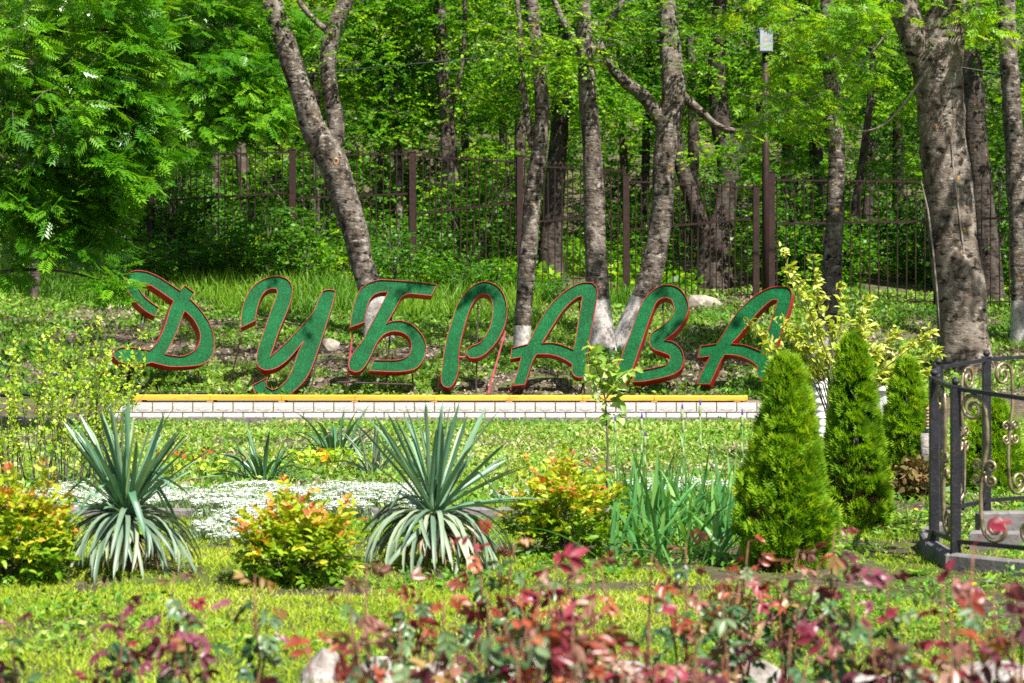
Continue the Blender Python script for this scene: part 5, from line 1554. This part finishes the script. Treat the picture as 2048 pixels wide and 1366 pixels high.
# dry brown shrub left of the railing
def dry_shrub():
    rg = np.random.default_rng(171)
    p = gp(1836, 1000); k = p.y / FPX
    root = empty('dry_shrub', p, 'half-withered brown shrub left of the railing post', 'shrub')
    n = 420
    c = in_ellipsoid(n, (0, 0, 40 * k), (48 * k, 48 * k, 42 * k), rg, .3); c[:, 2] = np.maximum(c[:, 2], .02)
    link('foliage', leaf_mesh('foliage', M['dryshrub'], c, rand_dirs(n, rg), rand_dirs(n, rg), .07, .05, rg.random(n), 'leaf'), root)
    mb = MB()
    for q in c[::14]: mb.tube([(0, 0, -.03), tuple(q * .5 + np.array([0, 0, .04])), tuple(q)], [.008, .005, .002], 5)
    link('stems', mb.mesh('stems', M['twig']), root)['kind'] = 'stuff'
dry_shrub()

# ------------------------------------------------------------------ pots, log and ornament behind the thujas
def pots():
    d = 27.0
    p = gd(1640, d); t = px(1640, 757, d); h = t.z - p.z
    root = empty('ribbed_urn', p, 'white ribbed urn seen between the two nearest thujas', 'urn')
    pr = [(.10, 0), (.11, .03), (.07, .06)]
    for k in range(7):
        z = .1 + k * (h - .14) / 7; pr += [(.075 + .02 * (k > 3), z), (.092 + .02 * (k > 3), z + .02), (.075 + .02 * (k > 3), z + .045)]
    pr += [(.12, h - .03), (.125, h)]
    mb = MB(); mb.lathe((0, 0, 0), pr, 18); link('body', mb.mesh('body', M['whitepot'], smooth=True), root)
    mb = MB(); mb.lathe((0, 0, h - .004), [(.105, 0), (.105, .012)], 14); link('soil', mb.mesh('soil', M['mortar']), root)
    d = 24.0
    p = gd(1772, d); t = px(1772, 772, d); h = t.z - p.z
    root = empty('white_planter', p, 'white round planter seen between the middle thuja and the dark thuja', 'planter')
    mb = MB(); mb.lathe((0, 0, 0), [(.17, -.05), (.18, .1), (.20, h * .6), (.225, h - .06), (.25, h - .05), (.25, h), (.225, h), (.22, h - .05)], 24); link('body', mb.mesh('body', M['whitepot'], smooth=False), root)
    mb = MB(); mb.lathe((0, 0, h - .07), [(.215, 0), (.2, .02)], 18); link('soil', mb.mesh('soil', M['mortar']), root)
    d = 16.5
    p = gd(1858, d); t = px(1858, 866, d); h = t.z - p.z
    root = empty('cut_log', p, 'upright grey cut log beside the dark thuja carrying an ornament', 'log')
    mb = MB(); mb.tube([Vector((0, 0, -.1)), Vector((.004, 0, h * .5)), Vector((0, 0, h))], [.07, .068, .066], 14, rng=np.random.default_rng(3), rough=.08); link('body', mb.mesh('body', M['logbark'], smooth=True), root)
    root = empty('garden_ornament', (p.x + .02, d, t.z), 'small orange and tan garden ornament with teal base on the cut log', 'ornament')
    mb = MB(); mb.lathe((0, 0, .001), [(.055, 0), (.058, .012), (.055, .028)], 14); link('base', mb.mesh('base', M['teal']), root)
    mb = MB(); mb.lathe((0, 0, .029), [(.05, 0), (.052, .05), (.042, .15), (.03, .2), (.01, .22)], 14); link('body', mb.mesh('body', M['orange'], smooth=True), root)
    mb = MB()
    for k in range(7): mb.lathe((-.035 + .004 * (k % 2), -.028, .03 + k * .026), [(.012, 0), (.026, .012), (.012, .026)], 8)
    link('trim', mb.mesh('trim', M['tan'], smooth=True), root)
pots()

# ------------------------------------------------------------------ wrought-iron railing and stepped kerb at the right
def railing():
    RZ = {}
    def post_at(x, ytop, d, zb): 
        t = px(x, ytop, d); return (t.x, d, zb, t.z)
    N1 = post_at(1868, 740, 11.3, .10); P2 = post_at(1911, 757, 10.8, .10); N2 = post_at(1877, 718, 12.3, .12); P3 = post_at(1973, 702, 12.8, .14)
    E1 = post_at(2150, 790, 10.25, .10); E2 = post_at(2160, 690, 13.3, .14)
    base = Vector((P2[0], P2[1], tzs(P2[0], P2[1])))
    root = empty('wrought_iron_railing', base, 'black wrought-iron railing with brass scrolls at the right edge', 'railing')
    def post(p):
        mb = MB(); mb.box((p[0], p[1], (p[2] - .25 + p[3] - .045) / 2), (.05, .05, p[3] - .045 - p[2] + .25)); o = mb.build('post', M['blackiron'], root, bevel=.003)
        mb = MB(); mb.box((p[0], p[1], p[3] - .04), (.056, .056, .012)); mb.lathe((p[0], p[1], p[3] - .034), [(.010, 0), (.020, .008), (.023, .02), (.017, .034), (.004, .042)], 12)
        link('finial', mb.mesh('finial', M['blackiron'], base, False), o)
    for p in (N1, P2, N2, P3, E1, E2): post(p)
    def spiral(c, r0, r1, a0, turns, n=22):
        out = []
        for i in range(n):
            t = i / (n - 1); a = a0 + turns * 6.283 * t; r = lerp(r0, r1, t)
            out.append((c[0] + r * math.cos(a), c[1] + r * math.sin(a)))
        return out
    def panel(a, b, nm, mirror0=0):
        A = Vector((a[0], a[1], 0)); Bv = Vector((b[0], b[1], 0)); u = (Bv - A); W = u.length; u.normalize()
        za0, zb0 = a[2] + .055, b[2] + .055; za1, zb1 = a[3] - .055, b[3] - .055
        def W3(s, t): # s metres along, t 0..1 between the rails
            f = s / W
            z0 = lerp(za0, zb0, f); z1 = lerp(za1, zb1, f)
            return A + u * s + Vector((0, 0, lerp(z0, z1, t)))
        for t in (0, 1):
            p, q = W3(.0, t), W3(W, t); dv = q - p
            mb = MB(); mb.box((p + q) / 2, (dv.length - .04, .028, .022), dv.to_track_quat('X', 'Z').to_matrix()); mb.build('rail', M['blackiron'], root)
        Hh = za1 - za0
        for m in range(nm):
            c0 = (m + .5) / nm * W
            sgn = 1 if (m + mirror0) % 2 == 0 else -1
            half = min(.2, W / nm * .62)
            def T(q): return W3(c0 + sgn * q[0] * half, q[1])
            # S-scroll in unit coordinates: x -1..1 , y 0..1
            k = .5 * Hh / half if half > 0 else 1
            def E(c, rx, a0, turns, n=20, rin=.18):
                out = []
                for i in range(n):
                    t = i / (n - 1); a = a0 + turns * 6.283 * t; r = lerp(1, rin, t)
                    out.append((c[0] + rx * r * math.cos(a), c[1] + rx * r * math.sin(a) * half / Hh))
                return out
            top = E((-.36, .885), .42, 0.0, 1.6)            # curls anticlockwise over the top to the left
            bot = E((.36, .115), .42, math.pi, 1.6)
            mid = [(.06, .885), (.10, .78), (.10, .66), (.02, .56), (-.02, .5), (-.06, .42), (-.10, .34), (-.10, .22), (-.06, .115)]
            path = top[::-1] + mid[1:-1] + bot
            nrm = u.cross(Vector((0, 0, 1)))
            mb = MB(); mb.tube([T(q) for q in path], .0115, 6, flat=nrm); sc = mb.build('scroll', M['brass'], root, smooth=True)
            # rosette of four small curls
            mb = MB()
            for (dx, dy, a0, tn) in ((-.3, .045, -.6, 1.4), (.3, .045, 3.74, -1.4), (-.3, -.045, .6, -1.4), (.3, -.045, 2.54, 1.4)):
                mb.tube([T(q) for q in E((dx * .75, .47 + dy), .2, a0, tn, 14)], .0085, 5, flat=nrm)
            c = T((0, .47)); mb.lathe(c + Vector((0, 0, -.012)), [(.006, 0), (.014, .008), (.014, .018), (.006, .025)], 8)
            link('rosette', mb.mesh('rosette', M['brass'], base, True), sc)
    panel(N1, P2, 1); panel(N1, N2, 2); panel(N2, P3, 1, 1); panel(P2, E1, 2); panel(P3, E2, 2)
    for f in (.5,):
        x = lerp(N2[0], P3[0], f) ; y = lerp(N2[1], P3[1], f)
        mb = MB(); mb.box((x, y, (.16 + 1.05) / 2), (.016, .016, .9)); mb.build('baluster', M['blackiron'], root)
    mb = MB(); x, y = lerp(P3[0], E2[0], .42), lerp(P3[1], E2[1], .42); mb.box((x, y, .6), (.02, .02, .95)); mb.build('baluster', M['blackiron'], root)
    # kerb the posts stand on
    def g(p): return (p[0], p[1], -.01)
    kerb('railing_kerb', [(N1[0] + .3, N1[1] + 1.2, -.01), (N1[0] + .04, N1[1] + .42, -.01), (N1[0] - .01, N1[1], -.02), (P2[0] - .02, P2[1] - .02, -.03), (E1[0], E1[1] - .02, -.03)], .125, .075, .36, M['concrete'], 'low concrete kerb under the black railing')
    kerb('step_edge', [(2.66, P2[1] + .85, -.01), (P2[0] + 1.0, P2[1] + .7, -.01)], .13, .1, .5, M['concrete'], 'concrete step edge inside the railing, lower one')
    kerb('step_edge', [(2.86, P2[1] + 1.5, .0), (P2[0] + 1.1, P2[1] + 1.55, .0)], .17, .1, .5, M['concrete'], 'concrete step edge inside the railing, upper one')
railing()

# ------------------------------------------------------------------ border stones and roses in front
def border():
    spec = [(640, 1372, 95, 86, 'tall pointed pale border stone at the end of the row, left of the others', 1), (742, 1374, 110, 80, 'pale border stone second from the pointed one', 2), (868, 1372, 120, 56, 'low border stone hidden by rose leaves below the middle yucca', 3), (1000, 1372, 120, 60, 'border stone behind the dense roses in the middle', 4),
            (1120, 1374, 110, 76, 'pale border stone behind the orange rose leaves', 5), (1240, 1372, 120, 56, 'low border stone right of the orange rose leaves', 6), (1400, 1380, 130, 54, 'flat dark border stone below the irises', 7), (1530, 1390, 190, 80, 'broad white-topped border stone below the largest thuja', 8), (1700, 1385, 150, 60, 'grey border stone below the soil patch', 9), (1840, 1385, 150, 56, 'grey border stone below the railing corner', 10), (1985, 1380, 160, 70, 'border stone at the lower right corner', 11)]
    for (x, y, w, h, lab, s) in spec:
        p = gp(x, y); k = p.y / FPX
        o = link('border_stone', rock_mesh('border_stone', M['whitestone'], (w * k * .58 * 1.25, .16, h * k * .85), 40 + s), None, p + Vector((0, .05, -h * k * .05)), (0, random.uniform(-.2, .2), random.uniform(-.3, .3)))
        tag(o, lab, 'stone', 'stones edging the rose bed')
border()

def rose_leaf_mesh(mat, seed, n=5, L=.05, W=.028):
    """one compound rose leaf: rachis with oval folded leaflets"""
    rg = np.random.default_rng(seed)
    V = []; F = []
    R = .085
    def lf(o, a, s):
        u = Vector((math.cos(a), math.sin(a), -.25 + rg.normal(0, .18))).normalized(); v = Vector((-math.sin(a), math.cos(a), rg.normal(0, .25))).normalized(); w = u.cross(v)
        b = len(V); curl = rg.normal(.28, .18)
        prof = [(0, 0), (.22, .38), (.5, .5), (.8, .33), (1, 0)]
        mids = []; ls = []; rs = []
        for (t, q) in prof:
            m = o + u * (t * L * s) + w * (-.12 * L * s * math.sin(t * 3.1) - curl * L * s * t * t)
            mids.append(m); ls.append(m - v * q * W * s + w * .3 * W * s * q * 2); rs.append(m + v * q * W * s + w * .3 * W * s * q * 2)
        V.extend(mids); V.extend(ls[1:4]); V.extend(rs[1:4])
        l = [b, b + 5, b + 6, b + 7, b + 4]; r = [b, b + 8, b + 9, b + 10, b + 4]; mm = [b, b + 1, b + 2, b + 3, b + 4]
        F.append((mm[0], mm[1], l[1])); F.append((mm[0], r[1], mm[1]))
        for i in (1, 2): F.append((mm[i], mm[i + 1], l[i + 1], l[i])); F.append((mm[i + 1], mm[i], r[i], r[i + 1]))
        F.append((mm[3], mm[4], l[3])); F.append((mm[4], mm[3], r[3]))
    tip = Vector((R * .75, 0, -.012))
    lf(tip, rg.normal(0, .1), 1.08)
    for k in range((n - 1) // 2):
        t = .72 - .36 * k
        lf(Vector((R * t, 0, -.01 * t)), .95 + rg.normal(0, .15), 1 - .12 * k); lf(Vector((R * t, 0, -.01 * t)), -.95 + rg.normal(0, .15), 1 - .12 * k)
    b = len(V)
    V.extend([Vector((0, -.0018, 0)), Vector((0, .0018, 0)), Vector((0, 0, .0022)), tip + Vector((0, .001, 0)), tip + Vector((0, -.001, 0)), tip + Vector((0, 0, .001))]); F.extend([(b, b + 1, b + 3, b + 4), (b + 1, b + 2, b + 5, b + 3), (b + 2, b, b + 4, b + 5)])
    me = bpy.data.meshes.new('leaf'); me.from_pydata([tuple(v) for v in V], [], F); me.materials.append(M['rose_' + mat])
    me.polygons.foreach_set('use_smooth', [True] * len(F))
    return me
RL = {k: [rose_leaf_mesh(k, 400 + 10 * i + j, 5 if j else 3) for j in range(4)] for i, k in enumerate(rose_cols)}
def rose(x, d, top, canes, label, young, mature, seed, spread=.22, leaves=9, s=1.0):
    """x: photo column, d: depth, top: photo row of the tallest shoot"""
    rg = np.random.default_rng(seed)
    b = gd(x, d)
    root = empty('rose_bush', b, label, 'rose bush', 'rose bushes in the foreground')
    Ht = px(x, top, d).z - b.z
    for c in range(canes):
        a = rg.random() * 6.28; r = spread * rg.uniform(.2, 1)
        h = Ht * (1.0 if c == 0 else rg.uniform(.55, .98))
        e = Vector((r * math.cos(a), r * math.sin(a) * .6, h))
        if c == 0: e.x *= .3
        m = Vector((e.x * .55, e.y * .55, h * .55)) + Vector((rg.normal(0, .012), rg.normal(0, .012), 0))
        pts = [Vector((rg.normal(0, .03), rg.normal(0, .03), -.03)), m * .5 + Vector((0, 0, .0)), m, (m + e) / 2 + Vector((rg.normal(0, .008), 0, 0)), e]
        mb = MB(); mb.tube(pts, [.006, .0055, .0045, .0035, .0018], 6); link('cane', mb.mesh('cane', M['cane'], smooth=True), root)
        n = leaves + int(rg.integers(-1, 5))
        for k in range(n):
            t = 1 - (k / n) * .85 if k else 1.0
            f = t * 4; i = min(int(f), 3); p = pts[i].lerp(pts[i + 1], f - i)
            if k < 2: kind = young[int(rg.integers(len(young)))]; sc = rg.uniform(.6, .95)
            elif t > .62: kind = (young + mature)[int(rg.integers(len(young) + len(mature)))]; sc = rg.uniform(.8, 1.15)
            else: kind = mature[int(rg.integers(len(mature)))]; sc = rg.uniform(.75, 1.1)
            az = k * 2.4 + rg.normal(0, .4)
            link('leaf', RL[kind][int(rg.integers(4))], root, p, (rg.normal(0, .7), rg.normal(.3, .5) - (.5 if k < 2 else 0), az), s * sc)
Y1 = ['crimson', 'wine', 'wine']; Y2 = ['orange', 'crimson', 'orange']; Y3 = ['pink', 'orange', 'bronze']; Y4 = ['crimson', 'pink', 'crimson']
G1 = ['darkgreen', 'green', 'wine']; G2_ = ['green', 'darkgreen', 'darkgreen', 'bronze']; G3 = ['green', 'bronze', 'pink']
ROSES = [
 (60, 5.6, 1240, 3, 'rose bush with dark wine-red leaves at the lower left corner', Y1, G1, .16),
 (215, 5.6, 1215, 4, 'wine-leaved rose bush second from the lower left corner', Y1, G1, .2),
 (330, 5.8, 1150, 3, 'wine-leaved rose bush below the left yucca', Y1, G1, .2),
 (420, 5.4, 1230, 3, 'low dark rose bush below and right of the left yucca', ['wine', 'bronze'], G1, .2),
 (505, 6.0, 1150, 2, 'tall bare-stemmed rose shoot with bronze tip below the middle golden shrub', ['wine', 'bronze'], G1, .1),
 (690, 5.2, 1215, 3, 'pinkish-leaved rose bush beside the pointed border stone', Y3, G2_, .16),
 (735, 5.6, 1130, 2, 'rose shoot with coral tip rising left of the middle yucca foot', ['pink', 'orange'], ['bronze', 'pink'], .08),
 (800, 5.0, 1250, 4, 'rose bush with one large crimson leaf tuft, right of the pointed stone', ['crimson', 'pink'], G2_, .18),
 (880, 5.4, 1190, 4, 'green rose bush with pale pink tips below the middle yucca', Y3, G2_, .2),
 (965, 6.6, 1050, 3, 'rose bush whose tall red tips overlap the middle yucca', Y2, ['bronze', 'green', 'pink'], .14),
 (1000, 5.0, 1180, 4, 'dense rose bush with crimson and green leaves in the middle foreground', Y4, G2_, .2),
 (1075, 4.9, 1140, 4, 'tall rose bush with bright crimson tip leaves, middle of the foreground', Y4, ['pink', 'green', 'orange'], .16),
 (1130, 4.7, 1230, 4, 'rose bush with orange-red leaves in front of the pale border stone', Y2, ['orange', 'pink', 'green'], .18),
 (1200, 5.3, 1130, 4, 'rose bush with coral leaves below the right golden shrub', Y4, G3, .18),
 (1050, 4.5, 1290, 4, 'low rose bush with orange leaves at the bottom edge, middle', Y2, G3, .16),
 (920, 4.6, 1300, 4, 'low dark green rose bush at the bottom edge below the middle yucca', ['wine', 'green'], ['darkgreen', 'green'], .2),
 (1280, 6.0, 1110, 4, 'rose bush with pale pink leaves below the irises', Y3, G3, .2),
 (1290, 4.7, 1240, 4, 'rose bush with red and wine leaves at the bottom edge below the irises', Y4, G3, .16),
 (1370, 6.6, 1090, 4, 'rose bush with small bronze leaves at the foot of the irises', ['orange', 'pink'], G3, .22),
 (1440, 5.6, 1160, 3, 'rose bush with faded pink leaves left of the largest thuja', Y3, G3, .16),
 (1400, 4.6, 1260, 3, 'rose bush with yellowing green leaves at the bottom edge below the thuja', ['bronze', 'green'], ['bronze', 'green'], .14),
 (1490, 7.2, 1080, 4, 'rose bush with red tips before the foot of the largest thuja', Y2, G3, .22),
 (1570, 6.8, 1100, 4, 'rose bush with pale olive leaves under the largest thuja', Y3, G3, .22),
 (1540, 5.0, 1260, 3, 'rose bush with single dark red tuft before the white-topped stone', ['crimson', 'wine'], ['darkgreen', 'green', 'wine'], .18),
 (1660, 6.4, 1060, 3, 'rose bush with a tall plum-coloured tip right of the largest thuja', Y1, G3, .14),
 (1700, 5.2, 1150, 3, 'rose bush with large crimson and plum leaves before the dark soil', Y1, ['wine', 'green', 'pink'], .14),
 (1780, 6.2, 1150, 3, 'rose bush with bronze-green leaves before the railing corner', ['bronze', 'wine'], G2_, .18),
 (1760, 4.7, 1250, 4, 'rose bush with wine and pink leaves at the bottom edge right of centre', Y4, ['wine', 'pink', 'green'], .16),
 (1600, 4.6, 1310, 3, 'low rose bush with crimson leaves at the bottom edge below the thuja', Y4, ['pink', 'crimson', 'green'], .14),
 (1880, 5.0, 1170, 3, 'rose bush with coral leaves below the railing corner post', Y4, G3, .14),
 (1950, 4.8, 1090, 3, 'tall rose shoot with bright red leaves overlapping the railing', ['crimson', 'crimson', 'orange'], ['pink', 'bronze', 'wine'], .1),
 (2010, 5.0, 1160, 4, 'rose bush with dark red leaves at the right edge', Y1, G3, .14),
 (1900, 4.5, 1270, 4, 'rose bush with olive and pink leaves at the lower right', Y3, G3, .16),
 (2040, 4.6, 1260, 3, 'low rose bush with plum leaves in the lower right corner', Y1, G3, .12),
 (640, 4.9, 1290, 3, 'low rose bush with orange-brown leaf before the pointed stone', ['orange', 'bronze'], G2_, .12),
 (1230, 4.5, 1300, 4, 'low rose bush with pinkish leaves at the bottom edge right of the middle', Y3, G3, .16),
 (840, 6.4, 1165, 3, 'slim rose bush with faded pink leaves just below the middle yucca foot', Y3, G2_, .16),
 (1130, 6.4, 1120, 3, 'slim rose bush with orange tips just below the right golden shrub', Y2, G3, .16),
 (1490, 4.8, 1290, 3, 'low green rose bush at the bottom edge before the flat dark stone', ['bronze', 'wine'], ['darkgreen', 'green'], .16),
]
for i, (x, d, top, canes, lab, yg, mt, sp) in enumerate(ROSES):
    rose(x, d, top, canes + (1 if 700 < x < 1350 else 0), lab, yg, mt + ['green', 'darkgreen', 'green'], 500 + i, sp, 8 if d < 5.3 else 12, 1.02 if d < 5.3 else .85)
